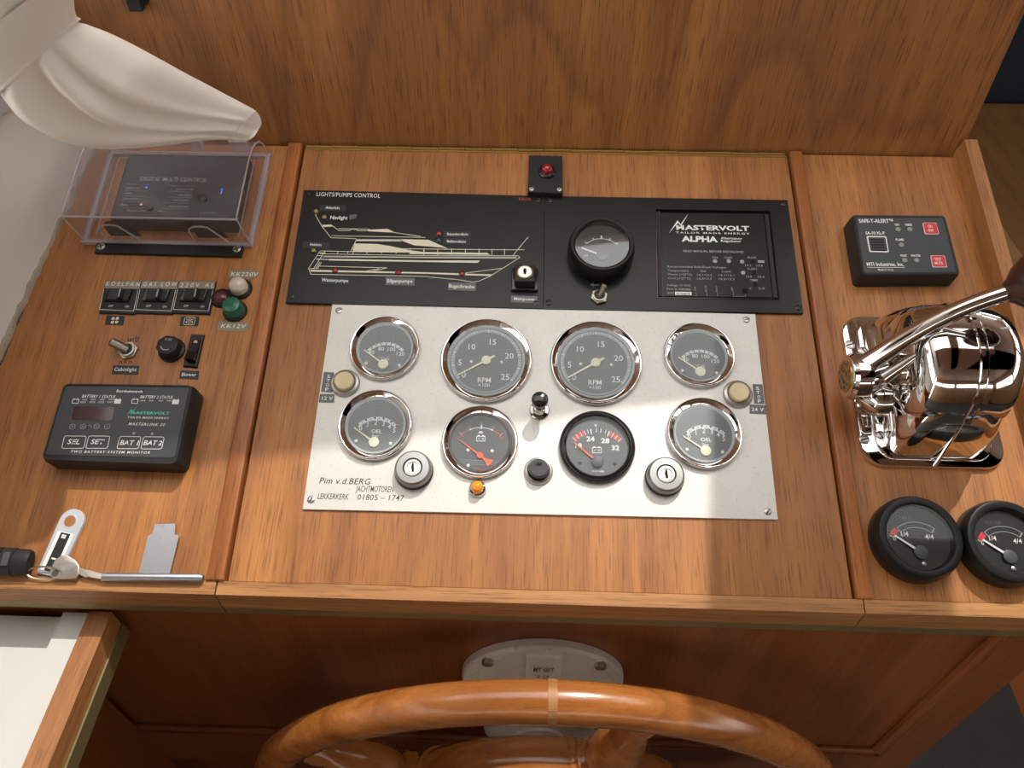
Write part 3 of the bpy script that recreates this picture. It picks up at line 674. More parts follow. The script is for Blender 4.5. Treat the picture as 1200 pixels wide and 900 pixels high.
bpol([z5(320, 512), z5(1090, 520), z6(750, 484), z6(755, 492), z5(1090, 527), z5(320, 518)], 'print_grey')
bpol([z5(560, 386), z5(910, 388), z5(905, 396), z5(560, 393)], 'print_grey')
def led(t, p, w, mt, r=2.0, ring='black_gloss'):
    q = L(t, *p, w); m = MB(.001).lathe([(r+.8, q.z-.1), (r+.8, q.z+.3), (r, q.z+.6)], 18, (q.x, q.y, 0)).build('lamp_ring', ring, t)
    MB(.001).lathe([(r, q.z), (r, q.z+.7), (r*.7, q.z+1.2), (r*.15, q.z+1.4)], 16, (q.x, q.y, 0), False, True).build('indicator_lamp', mt, t)
for p, c in ((z5(260, 178), 'led_yellow'), (z5(322, 222), 'led_yellow'), (z5(242, 474), 'led_yellow'), (z5(404, 624), 'led_red'), (z5(880, 638), 'led_red'), (z6(207, 322), 'led_red'), (z6(204, 370), 'led_teal'), (z6(368, 606), 'led_red')):
    led(bp, p, W3, c)
def ptape(t, pts, w, mt, s, a, b_, h, c='print_white'):
    quad_slab(t, pts, w, w+.0002, mt, 'label_tape')
    if s: TX(t, s, a, b_, h, w+.0002, c, 0, .014)
ptape(bp, [z5(288, 128), z5(488, 132), z5(482, 180), z5(282, 176)], W3, 'tape_black', 'Ankerlicht', z5(330, 158), z5(436, 162), 2.8)
ptape(bp, [z5(362, 205), z5(506, 208), z5(504, 256), z5(358, 252)], W3, 'black_gloss', 'Navlight', z5(366, 236), z5(496, 240), 3.9)
ptape(bp, [z5(510, 206), z5(566, 198), z5(562, 228), z5(512, 242)], W3, 'tape_grey', '', 0, 0, 0)
ptape(bp, [z5(158, 404), z5(362, 410), z5(356, 462), z5(150, 456)], W3, 'tape_black', 'Heklicht', z5(213, 436), z5(300, 440), 2.8)
ptape(bp, [z5(296, 664), z5(512, 672), z5(506, 738), z5(290, 728)], W3, 'tape_black', 'Wasserpumpe', z5(300, 706), z5(502, 712), 3.8)
ptape(bp, [z5(786, 674), z5(1004, 680), z5(1002, 738), z5(782, 732)], W3, 'tape_grey', 'Bilgenpumpe', z5(794, 714), z5(986, 716), 3.8)
ptape(bp, [z6(242, 304), z6(434, 310), z6(430, 354), z6(240, 348)], W3, 'tape_black', 'Steuerbordlicht', z6(262, 334), z6(412, 336), 2.9)
ptape(bp, [z6(240, 352), z6(428, 356), z6(424, 402), z6(236, 394)], W3, 'tape_black', 'Bakbordlicht', z6(262, 384), z6(396, 388), 2.9)
ptape(bp, [z6(272, 664), z6(468, 672), z6(466, 726), z6(268, 718)], W3, 'tape_grey', 'Bugschraube', z6(276, 702), z6(456, 708), 3.9)
ptape(bp, [z6(714, 758), z6(900, 764), z6(896, 812), z6(712, 806)], W3, 'tape_grey', 'Mainpower', z6(734, 790), z6(884, 794), 3.3)
t = at('key_switch', 'square black key switch above the label Mainpower', 'switch', (615, 329), W3)
MB(.001).prism(rrect(11.8, 11.3, 1.2), 0, 3, .8).build('base', 'black_gloss', t, 20)
MB(.001).prism(rrect(9, 8.6, 1.0, 5, 0, .5), 3, 12, 1.0).build('housing', 'black_plastic', t, 20)
MB(.001).lathe([(7.0, 12), (7.0, 13), (6.4, 13.3), (6.2, 12.6)], 36, (0, 1, 0)).build('ring', 'brass', t)
MB(.001).lathe([(6.2, 11.8), (6.2, 13.0), (5.8, 13.3)], 36, (0, 1, 0), False, True).build('barrel', 'key_metal', t)
MB(.001).prism([(-1.1, 4.2), (-1.5, 1.6), (-.8, -1.6), (.8, -1.6), (1.5, 1.6), (1.0, 4.2)], 13.1, 13.5).build('keyhole', 'dark_hole', t, 0)

# black alternator panel
ap = at('regulator_panel', 'black metal panel holding the alternator regulator and a small gauge', 'panel', (790, 300), 0)
out = [L(ap, *p, W3) for p in ((638.9, 229.6), (922.8, 234.4), (941.4, 367), (637.2, 361.8))]
def z8(x, y): return (760+x/6.316, 230+y/6.316)
inn = [L(ap, *p, W3) for p in (z8(52, 96), z8(898, 110), z8(972, 768), z8(66, 752))]
m = MB(.001); 
for zt in (0,):
    v = [(p.x, p.y, 3.0) for p in out] + [(p.x, p.y, 3.0) for p in inn] + [(p.x, p.y, 0) for p in out] + [(p.x, p.y, 0) for p in inn]
    f = []
    for i in range(4):
        j = (i+1) % 4; f += [(j, i, 4+i, 4+j), (i, j, 8+j, 8+i), (5+i if i < 3 else 4, 4+i, 12+i, 12+j)]
    m.add(v, f)
m.build('plate', 'black_panel', ap, 0)
for p in ((644.8, 234.8), (643, 354.8), z8(998, 55), z8(1110, 826)): pscrew(ap, p, W3, 2.8, 'cross', 'black_gloss', .7)
lines(ap, [[z8(52, 96), z8(898, 110), z8(972, 768), z8(66, 752), z8(52, 96)]], W3, .7, 'black_gloss', 'recess_edge', .5)
rg = at('alternator_regulator', 'black alternator regulator face with white lettering set in the black panel', 'regulator', (840, 300), 0)
WR = .0014
quad_slab(rg, [z8(60, 108), z8(892, 118), z8(962, 760), z8(74, 745)], 0, .0006, 'black_gloss', 'back_plate')
quad_slab(rg, [z8(92, 124), z8(845, 128), z8(915, 748), z8(112, 738)], .0006, WR, 'black_panel', 'face')
for a in ([z8(62, 112), z8(88, 112), z8(106, 738), z8(76, 736)], [z8(860, 130), z8(886, 132), z8(956, 750), z8(926, 748)]): quad_slab(rg, a, .0006, .002, 'black_plastic', 'side_rail')
def logo(t, w, T, sc, mt, mt2):
    poly(t, [T(150, 274), T(215, 178), T(238, 206), T(292, 132), T(240, 222), T(218, 196)], w+.00002, mt2, 'lightning_mark')
    TX(t, 'M', T(206, 247), T(264, 248), 32*sc, w, mt, 0, .03); TX(t, 'ASTERVOLT', T(268, 248), T(748, 256), 33*sc, w, mt, 0, .035)
logo(rg, WR, z8, 1/6.316, 'print_white', 'print_white')
TX(rg, 'TAILOR MADE ENERGY', z8(202, 274), z8(750, 284), 1.9, WR, 'print_white', 0, .01, 1.3)
TX(rg, 'ALPHA', z8(246, 332), z8(514, 339), 5.9, WR, 'print_white', 0, .045)
TX(rg, 'Alternator', z8(536, 317), z8(694, 321), 2.4, WR, 'print_white', 0, .02, 1.1); TX(rg, 'Regulator', z8(536, 337), z8(686, 341), 2.4, WR, 'print_white', 0, .02, 1.1)
TX(rg, 'READ MANUAL BEFORE INSTALLING!', z8(258, 412), z8(704, 420), 2.3, WR, 'print_grey', 0, .012)
for s, a, b_ in (('ON', (470, 460), (512, 461)), ('CHG', (560, 461), (620, 462)), ('BULK', (735, 460), (800, 461)), ('14.1', (716, 518), (756, 519)), ('15.5', (800, 519), (846, 520)), ('FLOAT', (735, 544), (806, 546)), ('13.4', (724, 602), (764, 603)), ('14.4', (810, 603), (858, 604)), ('TEMP', (752, 628), (812, 629)), ('0', (748, 688), (760, 688)), ('2.5', (812, 688), (858, 689)),
                 ('Recommended Bulk/Float Voltages', (140, 526), (576, 534)), ('Temperature', (142, 556), (298, 559)), ('Gel', (384, 560), (424, 561)), ('Lead', (544, 563), (606, 564)), ('Warm (>27°C)', (142, 584), (322, 587)), ('14.1/13.5', (360, 588), (470, 590)), ('14.1/13.1', (520, 591), (636, 593)),
                 ('Cool (<27°C)', (144, 612), (312, 615)), ('14.3/13.7', (360, 616), (470, 618)), ('14.2/13.3', (520, 619), (636, 621)), ('Voltage 12 VDC', (136, 664), (314, 668)), ('Part # 900080', (136, 692), (314, 697)), ('S/N', (138, 722), (186, 723))):
    TX(rg, s, z8(*a), z8(*b_), 2.15, WR, 'print_grey', 0, .006)
for s, x in (('FIELD', 345), ('REG ON', 424), ('+12V IN', 503), ('GND', 618)):
    q = L(rg, *z8(x, 685), WR); TM(rg, s, q.x, q.y, 2.2*.7, q.z+.06, 'print_grey', 0, 0, .8, -PI/2)
lines(rg, [[z8(352, 712), z8(353, 738)], [z8(432, 712), z8(433, 738)], [z8(511, 715), z8(512, 740)], [z8(626, 700), z8(628, 740), z8(718, 740), z8(718, 726)]], WR, .25, 'print_grey', 'printed_line')
def disc(t, p, w, r, mt, name, th=.12):
    q = L(t, *p, w); MB(.001).prism(circ(r, 20, q.x, q.y), q.z-.02, q.z+th).build(name, mt, t, 0)
for p in ((492, 480), (594, 480), (692, 484), (700, 566)): disc(rg, z8(*p), WR, 1.9, 'print_grey', 'printed_dot')
for p, r in (((774, 482), 2.0), ((781, 566), 1.9), ((791, 652), 1.9), ((716, 702), 2.9)): disc(rg, z8(*p), WR, r, 'dark_hole', 'adjust_hole', .16)
poly(rg, [z8(808, 474), z8(856, 476), z8(858, 492), z8(808, 490)], WR, 'print_grey', 'printed_block'); poly(rg, [z8(196, 706), z8(318, 708), z8(319, 732), z8(197, 730)], WR, 'print_white', 'serial_label')
TX(rg, '029859', z8(206, 728), z8(306, 730), 2.2, WR+.0001, 'print_black')

t, z = black_gauge('current_gauge', 'small black gauge with a tall rounded rim above the toggle switch', (703.8, 296), 29.3, 19, 23.6, 'black_face', None, W3, 'black_rubber', 'thick_glass')
p = (0, -10.5); m = MB(.001).arc(*p, 18, 18.5, 135, 45, z, z+.1, 24)
for a in (135, 112, 90, 68, 45): m.arc(*p, 18, 21.5 if a == 90 else 20.5, a+(1.8 if a == 90 else 1), a-(1.8 if a == 90 else 1), z, z+.12, 1)
m.build('scale', 'print_white', t, 0)
TM(t, 'mA', -14, -10, 2, z+.1); dial_needle(t, p, (-18, -3), z+1.2, .9, .5, 'print_white', 5.2, 'dark_face')
def toggle(name, label, px, w, tip, nutr, lr, mt, tipmat, cat='switch'):
    t = at(name, label, cat, px, w)
    MB(.001).prism([(nutr*math.cos(PI/3*i+.3), nutr*math.sin(PI/3*i+.3)) for i in range(6)], 0, 2.6, .6).build('hex_nut', mt, t, 25)
    MB(.001).lathe([(nutr*.74, 2.2), (nutr*.74, 4.4), (nutr*.62, 4.6), (nutr*.55, 3.8)], 28).build('bush', mt, t)
    MB(.001).lathe([(nutr*.55, 3.9), (nutr*.1, 4.6)], 20, (0, 0, 0), False, True).build('seat', 'print_black', t)
    lv = MB(.001).tube([(0, 0, 3), tuple(Vector(tip)*.5+Vector((0, 0, 1.5))), tip], [lr*.85, lr*.97, lr], 16).build('lever', mt, t)
    d = Vector(tip).normalized(); a = Vector(tip) + d*.05
    MB(.001).tube([tuple(Vector(tip)-d*.3), tuple(Vector(tip)+d*.35)], lr*.62, 14).build('tip', tipmat, lv)
toggle('toggle_switch', 'chrome toggle switch with a glowing green tip below the small black gauge', (702, 348.5), W3, (3.2, 3.5, 13), 7.6, 2.7, 'worn_chrome', 'led_yellow')
lines(ap, [[(695, 329.5), (706, 329.5), (706, 333)], [(695, 329), (695, 337)], [(692, 334), (703, 334)], [(692, 334), (694, 333)]], W3, .35, 'print_grey', 'printed_symbol')
# red lamp box
t = at('lamp_box', 'small black box with a red lamp at the top of the middle panel', 'lamp', (639, 207), 0)
q = [L(t, *p, .009) for p in ((620, 181.5), (658.8, 182.5), (659.5, 226.5), (618.5, 225))]
MB(.001).prism([(p.x, p.y) for p in reversed(q)], 0, 9, .8).build('box', 'black_plastic', t, 20)
c = L(t, 641, 201.5, .009)
MB(.001).lathe([(8.0, 9), (8.0, 10.4), (7.0, 11.4), (5, 11.6)], 36, (c.x, c.y, 0)).build('ring', 'black_gloss', t)
MB(.001).lathe([(5.3, 10), (5.2, 13.4), (4.2, 15.8), (2.4, 17.0), (.3, 17.4)], 32, (c.x, c.y, 0), False, True).build('lens', 'lens_red', t)
for p in ((623, 221.5), (655.5, 222)): pscrew(t, p, .009, 2.2, 'slot', 'dull_metal', .9)

# ------------------------------------------------------------------ left panel
def zb(x, y): return (70+x/4.8, 160+y/4.8)
U0, U1, V0, V1 = -.3935, -.2410, .1315, .2335
dm = thing('remote_control_panel', 'dark control panel with faint white lettering under the clear cover', 'control panel', -.311, .184, 0)
MB(.001).prism(rrect(58, 38, 4), 0, 15, 1.5).build('body', 'black_plastic', dm, 20)
MB(.001).prism(rrect(55.5, 35.5, 3), 15, 15.4).build('face', 'monitor_face', dm, 20)
WD = .0154
TX(dm, 'DIGITAL MULTI CONTROL', zb(450, 248), zb(824, 256), 4.6, WD, 'print_grey', .12, .004)
for s, a, b_ in (('mains on', (370, 293), (450, 294)), ('bulk', (362, 323), (400, 324)), ('absorption', (352, 354), (448, 356)), ('float', (342, 388), (384, 389)), ('charger only', (374, 420), (486, 422)), ('on', (554, 424), (578, 425)), ('inverter on', (654, 300), (748, 302)), ('overload', (662, 333), (740, 335)), ('low battery', (634, 362), (730, 364)), ('temperature', (614, 396), (722, 399)), ('current limit', (782, 432), (888, 435))):
    TX(dm, s, zb(*a), zb(*b_), 2.3, WD, 'print_grey', .15)
lines(dm, [[zb(x0, y), zb(x1, y+4)] for x0, x1, y in ((376, 520, 268), (368, 505, 302), (358, 496, 334), (346, 488, 366), (338, 480, 398), (612, 756, 275), (604, 748, 308), (596, 740, 340), (588, 732, 372), (578, 720, 404))], WD, .2, 'print_grey', 'printed_line')
for p, c in (((488, 286), 'led_blue'), ((458, 382), 'led_amber')): disc(dm, zb(*p), WD, 1.0, c, 'indicator_lamp')
lines(dm, [[zb(914, 294), zb(912, 306)], [zb(910, 310), zb(907, 320)]], WD, .9, 'led_blue', 'digit_display')
q = L(dm, *zb(512, 404), WD); MB(.001).lathe([(2.6, 15.3), (2.6, 16), (2.2, 16.4)], 20, (q.x, q.y, 0), False, True).build('knob', 'black_plastic', dm)
q = L(dm, *zb(800, 352), WD); MB(.001).lathe([(5, 15.3), (5, 16.2), (4.4, 16.6)], 28, (q.x, q.y, 0), False, True).build('knob', 'black_plastic', dm)
cv = thing('clear_cover', 'clear plastic cover box over the dark control panel', 'cover', (U0+U1)/2, (V0+V1)/2, 0)
cx, cy = (U0+U1)/2, (V0+V1)/2
prof = [(V0, .003), (V0, .040), (V0+.002, .0415), (.195, .0415), (.208, .040), (.219, .0355), (.227, .029), (.232, .020), (V1, .010), (V1, .003)]
P_ = [((v-cy)*1000, w*1000) for v, w in prof]; hx = (U1-U0)*500
m = MB(.001); m.loft([[(-hx, v, w) for v, w in P_], [(hx, v, w) for v, w in P_]], True, True, False); m.build('shell', 'clear_acrylic', cv, 30)
rim = MB(.001)
for s in (-1, 1): rim.tube([(s*hx, v, w) for v, w in P_], .8, 6)
for i in (1,): rim.tube([(-hx, *P_[i]), (hx, *P_[i])], 1.0, 6)
rim.build('edge', 'acrylic_edge', cv)
b0 = MB(.001)
for x0, x1, y0, y1 in ((-hx-2, hx+2, -53, -49.5), (-hx-2, hx+2, 49, 53), (-hx-2, -hx+2.5, -49.5, 49), (hx-2.5, hx+2, -49.5, 49)): b0.box(x0, x1, y0, y1, .1, 4.2)
b0.build('base_frame', 'acrylic_edge', cv, 0)
ins = MB(.001)
for s in (-1, 1): ins.tube([(s*(hx-11), -46, 6), (s*(hx-11), 42, 6)], .6, 6)
ins.tube([(-hx+11, 42, 6), (hx-11, 42, 6)], .8, 6); ins.tube([(-hx+11, 45, 12), (hx-11, 45, 12)], .8, 6)
ins.build('inner_rib', 'acrylic_edge', cv)
for x in (-hx+16, hx-30): MB(.001).box(x, x+16, 46, 51, 14, 26).build('hinge', 'acrylic_edge', cv, 0)
MB(.001).box(10, 20, 44, 51, 18, 30).build('latch', 'acrylic_edge', cv, 0)
for cxn in (-38, 42):
    out = MB(.001).tube([(cxn-15, -51.2, 5), (cxn-15, -51.2, 20)] + [(cxn-3-12*math.cos(a), -51.2, 20+9*math.sin(a)) for a in [PI*i/10 for i in range(1, 8)]] + [(cxn+13, -51.2, 10), (cxn+15, -51.2, 5)], .8, 6).build('finger_slot', 'acrylic_edge', cv)
    MB(.001).prism([(cxn-14, 5), (cxn+14, 5), (cxn+12, 12), (cxn+7, 20), (cxn-1, 27), (cxn-8, 27), (cxn-14, 20)], 0, .6).build('slot_shade', 'black_plastic', cv, 0)
    o = cv.children[-1]; o.matrix_local = Matrix.Translation((0, -.0455, 0)) @ Matrix.Rotation(PI/2, 4, 'X')
t = at('mounting_bar', 'flat black bar with two screws below the clear cover box', 'bracket', (197, 293), 0)
quad_slab(t, [zb(208, 594), zb(1030, 616), zb(1018, 674), zb(195, 652)], 0, .003, 'black_plastic', 'bar', .5)
for p in (zb(232, 618), zb(996, 632)): pscrew(t, p, .003, 3.6, 'cross', 'dull_metal', .4)

def zs(x, y): return (105+x/6., 310+y/6.)
def circuit_switch(label, x0, x1, word, a, b_, dx):
    # corners in the zoomed crop: top edge y ~112, bottom ~340, leaning left
    tl, tr, br, bl = (x0, 112), (x1, 118), (x1-46, 348), (x0-46, 338)
    cx = (tl[0]+tr[0]+br[0]+bl[0])/4; t = at('rocker_switch', label, 'switch', zs(cx, 232), 0, 'rocker switches in a row on the left panel')
    quad_slab(t, [zs(*tl), zs(*tr), zs(*br), zs(*bl)], 0, .0022, 'black_plastic', 'plate', .5)
    quad_slab(t, [zs(x0+4, 116), zs(x1-6, 120), zs(x1-12, 172), zs(x0-8, 166)], .0022, .0026, 'dymo_tape', 'embossed_tape')
    TX(t, word, zs(*a), zs(*b_), 4.6, .0026, 'print_white', .1, .006, 1.6)
    lines(t, [[zs(x0-10, 176), zs(x0-40, 316), zs(x1-52, 326), zs(x1-22, 182)]], .0022, .4, 'print_white', 'printed_frame')
    for s, p, q in (('OFF', (dx-75, 298), (dx-42, 299)), ('ON', (dx+42, 302), (dx+70, 303))): TX(t, s, zs(*p), zs(*q), 2.3, .0022, 'print_white', .1)
    c = L(t, *zs(dx+4, 214), .004); c2 = L(t, *zs(dx+2, 218), .0022)
    fx = MB(.001).prism([(c2.x-11.2, c2.y-6.6), (c2.x+9.8, c2.y-6.6), (c2.x+11.2, c2.y+6.2), (c2.x-9.8, c2.y+6.2)], 2.2, 4.4, .7).build('bezel', 'black_gloss', t, 20)
    rk = MB(.001); y0, y1 = c.y-5.0, c.y+4.8
    sec = [(c.x-8.6, 4.0), (c.x+8.6, 4.0), (c.x+8.6, 5.0), (c.x+4.6, 4.9), (c.x+3.2, 8.0), (c.x+.9, 8.0), (c.x-.8, 4.8), (c.x-8.6, 5.8)]
    rk.loft([[(x, y0, z) for x, z in sec], [(x, y1, z) for x, z in sec]]); rk = rk.build('rocker', 'black_plastic', t, 0)
    MB(.001).box(c.x+1.5, c.x+2.6, y0+1, y1-1, 7.9, 8.3).build('ridge', 'print_grey', rk, 0)
circuit_switch('black rocker switch with embossed tape KOELFAN above a fan symbol', 110, 362, 'KOELFAN', (112, 148), (350, 152), 205)
circuit_switch('black rocker switch with embossed tape GAS LOW between two others', 364, 626, 'GAS LOW', (376, 152), (614, 152), 470)
circuit_switch('black rocker switch with embossed tape 220V AL beside the small red lamp', 628, 888, '220V AL', (634, 158), (872, 160), 735)
t = at('symbol_label', 'small black label with a cream fan symbol below the switches', 'label', zs(177, 392), 0)
quad_slab(t, [zs(120, 358), zs(246, 362), zs(236, 426), zs(108, 422)], 0, .0004, 'tape_black', 'tape')
q = L(t, *zs(178, 392), .0004); m = MB(.001)
for i in range(4):
    a = PI/2*i+.5; m.prism([(q.x+.8*math.cos(a), q.y+.8*math.sin(a)), (q.x+3.2*math.cos(a-.2), q.y+3.2*math.sin(a-.2)), (q.x+4.1*math.cos(a+.25), q.y+4.1*math.sin(a+.25)), (q.x+3.9*math.cos(a+.75), q.y+3.9*math.sin(a+.75)), (q.x+2.2*math.cos(a+.95), q.y+2.2*math.sin(a+.95))], .35, .5)
m.build('fan_symbol', 'print_cream', t, 0)
t = at('symbol_label', 'small black label with a cream heater coil symbol below the switches', 'label', zs(702, 398), 0)
quad_slab(t, [zs(642, 364), zs(772, 368), zs(762, 432), zs(632, 430)], 0, .0004, 'tape_black', 'tape')
q = L(t, *zs(702, 398), .0004); m = MB(.001)
o_ = rrect(4.6, 3.7, 1.6, 3, q.x, q.y); m.ribbon(o_ + [o_[0]], .45, .35, .5)
for s in (-1, 1):
    m.ribbon([(q.x+s*3, q.y+1.8), (q.x+s*1.2, q.y+1.8), (q.x+s*1.2, q.y), (q.x+s*2.8, q.y), (q.x+s*2.8, q.y-1.8), (q.x+s*1.0, q.y-1.8)], .45, .35, .5)
m.ribbon([(q.x, q.y-3.5), (q.x, q.y+3.5)], .35, .35, .5); m.build('coil_symbol', 'print_cream', t, 0)
# pilot lamps
def pilot(label, px, r0, lens, prof, group='pilot lamps beside the rocker switches'):
    t = at('pilot_lamp', label, 'lamp', px, 0, group)
    MB(.001).lathe([(r0, 0), (r0, 1.8), (r0-1, 3.0), (r0-2.4, 3.2), (r0-2.6, 2.0)], 36).build('collar', 'black_rubber', t)
    MB(.001).lathe(prof, 32, (0, 0, 0), True, True).build('lens', lens, t)
pilot('clear round pilot lamp below the tape KK220V', zs(1062, 176), 10.5, 'lens_clear', [(8, 1), (8, 7.5), (7.4, 10), (5.4, 12), (2.5, 13), (.2, 13.2)])
pilot('small dull red pilot lamp between the clear and the green lamp', zs(930, 240), 9.2, 'lens_red_dull', [(6.4, 1), (6.2, 3.6), (4.6, 5.0), (2, 5.8), (.2, 6)])
pilot('green round pilot lamp above the tape KK12V', zs(1026, 330), 10.5, 'lens_green', [(8.6, 1), (8.0, 11), (7.3, 12.4), (6.2, 12.8), (.2, 12.9)])
tape('embossed_label', 'grey embossed tape reading KK220V above the clear lamp', [zs(984, 38), zs(1192, 44), zs(1196, 66), zs(1160, 98), zs(975, 94)], 0, 'dymo_tape', [('KK220V', zs(992, 80), zs(1184, 82), 4.4)], 'print_white', None, .008, .1)
tape('embossed_label', 'grey embossed tape reading KK12V below the green lamp', [zs(906, 400), zs(1124, 408), zs(1122, 436), zs(1092, 470), zs(894, 462)], 0, 'dymo_tape', [('KK12V', zs(922, 444), zs(1098, 447), 4.4)], 'print_white', None, .008, .1)
toggle('toggle_switch', 'worn metal toggle switch leaning left above the label Cabinlight', zs(275, 610), 0, (-10.5, 3, 12), 8.6, 4.0, 'worn_chrome', 'dark_hole')
tape('name_label', 'small black label reading Cabinlight below the toggle switch', [zs(166, 708), zs(348, 712), zs(340, 774), zs(154, 770)], 0, 'tape_black', [('Cabinlight', zs(172, 748), zs(328, 750), 3.9)], 'print_white', None, .014)
tape('name_label', 'small black label reading Blower below the narrow rocker switch', [zs(640, 744), zs(770, 748), zs(762, 808), zs(628, 802)], 0, 'tape_black', [('Blower', zs(646, 784), zs(748, 786), 3.8)], 'print_white', None, .014)
hw = at('handwriting', 'handwritten black ink words uit and aan beside the toggle switch', 'handwriting', zs(280, 600), 0)
hw['label'] = 'black handwritten words above and below the worn toggle switch'
lines(hw, [[zs(272, 515), zs(270, 536), zs(284, 537), zs(292, 518), zs(290, 540)], [zs(308, 520), zs(306, 542)], [zs(330, 500), zs(322, 540), zs(334, 542)], [zs(316, 518), zs(350, 516)], [zs(345, 506), zs(340, 536)]], 0, .7, 'print_black', 'ink', .08)
lines(hw, [[zs(206, 706), zs(212, 682), zs(226, 680), zs(228, 698)], [zs(210, 692), zs(228, 690)], [zs(240, 698), zs(244, 680), zs(258, 680), zs(260, 696)], [zs(242, 690), zs(260, 688)], [zs(276, 696), zs(278, 680), zs(292, 680), zs(298, 694)]], 0, .7, 'print_black', 'ink', .08)
t = at('fuse_holder', 'black octagonal fuse holder cap beside the Blower switch', 'fuse holder', zs(582, 606), 0)
MB(.001).lathe([(11.2, 0), (11.2, 2.4), (10.2, 3.0)], 36, (0, 0, 0), True, True).build('base', 'black_rubber', t)
MB(.001).prism([(9.6*math.cos(PI/4*i+.3), 9.6*math.sin(PI/4*i+.3)) for i in range(8)], 3, 11.5, 1.4).build('cap', 'black_plastic', t, 25)
c = MB(.001).arc(0, 0, 4.6, 5.4, 200, 300, 11.4, 11.7, 8).build('printed_mark', 'print_grey', t, 0); TM(t, 'FUSE', .6, 4.8, 2.0, 11.6, 'print_grey', 0, .01)
t = at('rocker_switch', 'narrow black rocker switch with a red spot above the label Blower', 'switch', zs(730, 606), 0)
qs = [L(t, *zs(*p), .002) for p in ((712, 488), (806, 492), (752, 724), (654, 716))]; 
MB(.001).prism([(p.x, p.y) for p in reversed(qs)], 0, 2.4, 1.2).build('frame', 'black_rubber', t, 20)
q0, q1, q2, q3 = [L(t, *zs(*p), .004) for p in ((722, 520), (776, 522), (742, 682), (676, 676))]
mid0, mid1 = (q0*.4+q3*.6), (q1*.4+q2*.6)
rk = MB(.001).add([(q0.x, q0.y, 2), (q1.x, q1.y, 2), (q2.x, q2.y, 2), (q3.x, q3.y, 2), (q0.x, q0.y, 3.0), (q1.x, q1.y, 3.0), (q2.x, q2.y, 8.5), (q3.x, q3.y, 8.5), (mid0.x, mid0.y, 5.0), (mid1.x, mid1.y, 5.0)],
    [(4, 8, 9, 5), (8, 7, 6, 9), (7, 3, 2, 6), (0, 4, 5, 1), (0, 3, 7, 8, 4), (1, 5, 9, 6, 2)]).build('rocker', 'black_gloss', t, 0)
qq = q0*.43+q1*.43+q2*.07+q3*.07; MB(.001).prism(circ(1.7, 16, qq.x, qq.y), 2.4, 3.6).build('red_spot', 'lens_red', rk)

# battery monitor
def zm(x, y): return (40+x/5.714, 440+y/5.714)
bm = at('battery_monitor', 'black battery monitor box with push keys and a dark red display', 'monitor', (143, 506), 0)
WM = .020
def sc(pts, k):
    c = sum(pts, Vector((0, 0, 0)))/4; return [c+(p-c)*k for p in pts]
top = [L(bm, *zm(*p), WM) for p in ((196, 50), (1070, 62), (955, 598), (42, 566))]
def rquad(q, r, z, n=5):
    o = []; n4 = len(q)
    for i in range(4):
        a, b_, c = q[i-1], q[i], q[(i+1) % 4]; d1 = (a-b_).normalized(); d2 = (c-b_).normalized()
        p1, p2 = b_+d1*r, b_+d2*r
        for k in range(n+1):
            s = k/n; o.append(tuple((p1*(1-s)**2 + b_*2*s*(1-s) + p2*s*s)[:2]) + (z,))
    return o
q = list(reversed(top))
MB(.001).loft([rquad(sc(q, 1.02), 6, 0), rquad(sc(q, 1.02), 6, 15), rquad(sc(q, 1.0), 6, 18.5), rquad(sc(q, .985), 5, 20), rquad(sc(q, .955), 4, 20), rquad(sc(q, .95), 4, 19.4)]).build('case', 'black_plastic', bm, 25)
WF = .0198
fq = list(reversed([L(bm, *zm(*p), WF) for p in ((205, 72), (1040, 84), (940, 552), (66, 528))]))
MB(.001).loft([rquad(fq, 2.5, 19.2), rquad(fq, 2.5, 19.8)]).build('face', 'monitor_face', bm, 25)
poly(bm, [zm(548, 88), zm(740, 92), zm(734, 122), zm(542, 118)], WF, 'tape_black', 'label_tape'); TX(bm, 'Boordnetcontrole', zm(550, 112), zm(726, 116), 2.9, WF+.0001, 'print_white', .1, .02)
TX(bm, 'BATTERY 1 STATUS', zm(318, 148), zm(542, 152), 3.2, WF, 'print_white', .2, .012); TX(bm, 'BATTERY 2 STATUS', zm(709, 152), zm(928, 156), 3.2, WF, 'print_white', .2, .012)
def batt(p, fill):
    x, y = p; m = [[zm(x+4, y), zm(x+44, y+1), zm(x+38, y+27), zm(x-2, y+26), zm(x+4, y)], [zm(x+10, y-4), zm(x+16, y-4)], [zm(x+34, y-4), zm(x+40, y-4)]]
    lines(bm, m, WF, .5, 'print_white', 'battery_symbol')
    if fill: poly(bm, [zm(x+4, y), zm(x+44, y+1), zm(x+38, y+27), zm(x-2, y+26)], WF, 'print_white', 'battery_symbol')
batt((256, 160), 0); batt((538, 160), 1); batt((654, 160), 0); batt((926, 164), 1)
for x in (322, 380, 440, 502): poly(bm, [zm(x, 158), zm(x+34, 158), zm(x+31, 166), zm(x-3, 166)], WF, 'print_grey', 'status_bar')
for x in (714, 770, 834, 890): poly(bm, [zm(x, 165), zm(x+32, 165), zm(x+29, 173), zm(x-3, 173)], WF, 'print_grey', 'status_bar')
for s, x in (('RESET', 308), ('DATA', 370), ('LOCK', 428), ('FUNC', 488)): TX(bm, s, zm(x, 184), zm(x+40, 185), 1.9, WF, 'print_white', .1)
dq = list(reversed([L(bm, *zm(*p), WF) for p in ((268, 205), (540, 212), (522, 303), (252, 297))])); MB(.001).loft([rquad(dq, 2.2, 19.7), rquad(dq, 2.2, 20.0)]).build('display', 'display_maroon', bm, 0)
logo(bm, WF, lambda x, y: zm(618+(x-150)*.485, 264+(y-262)*.46), .46/5.714, 'print_teal', 'print_teal')
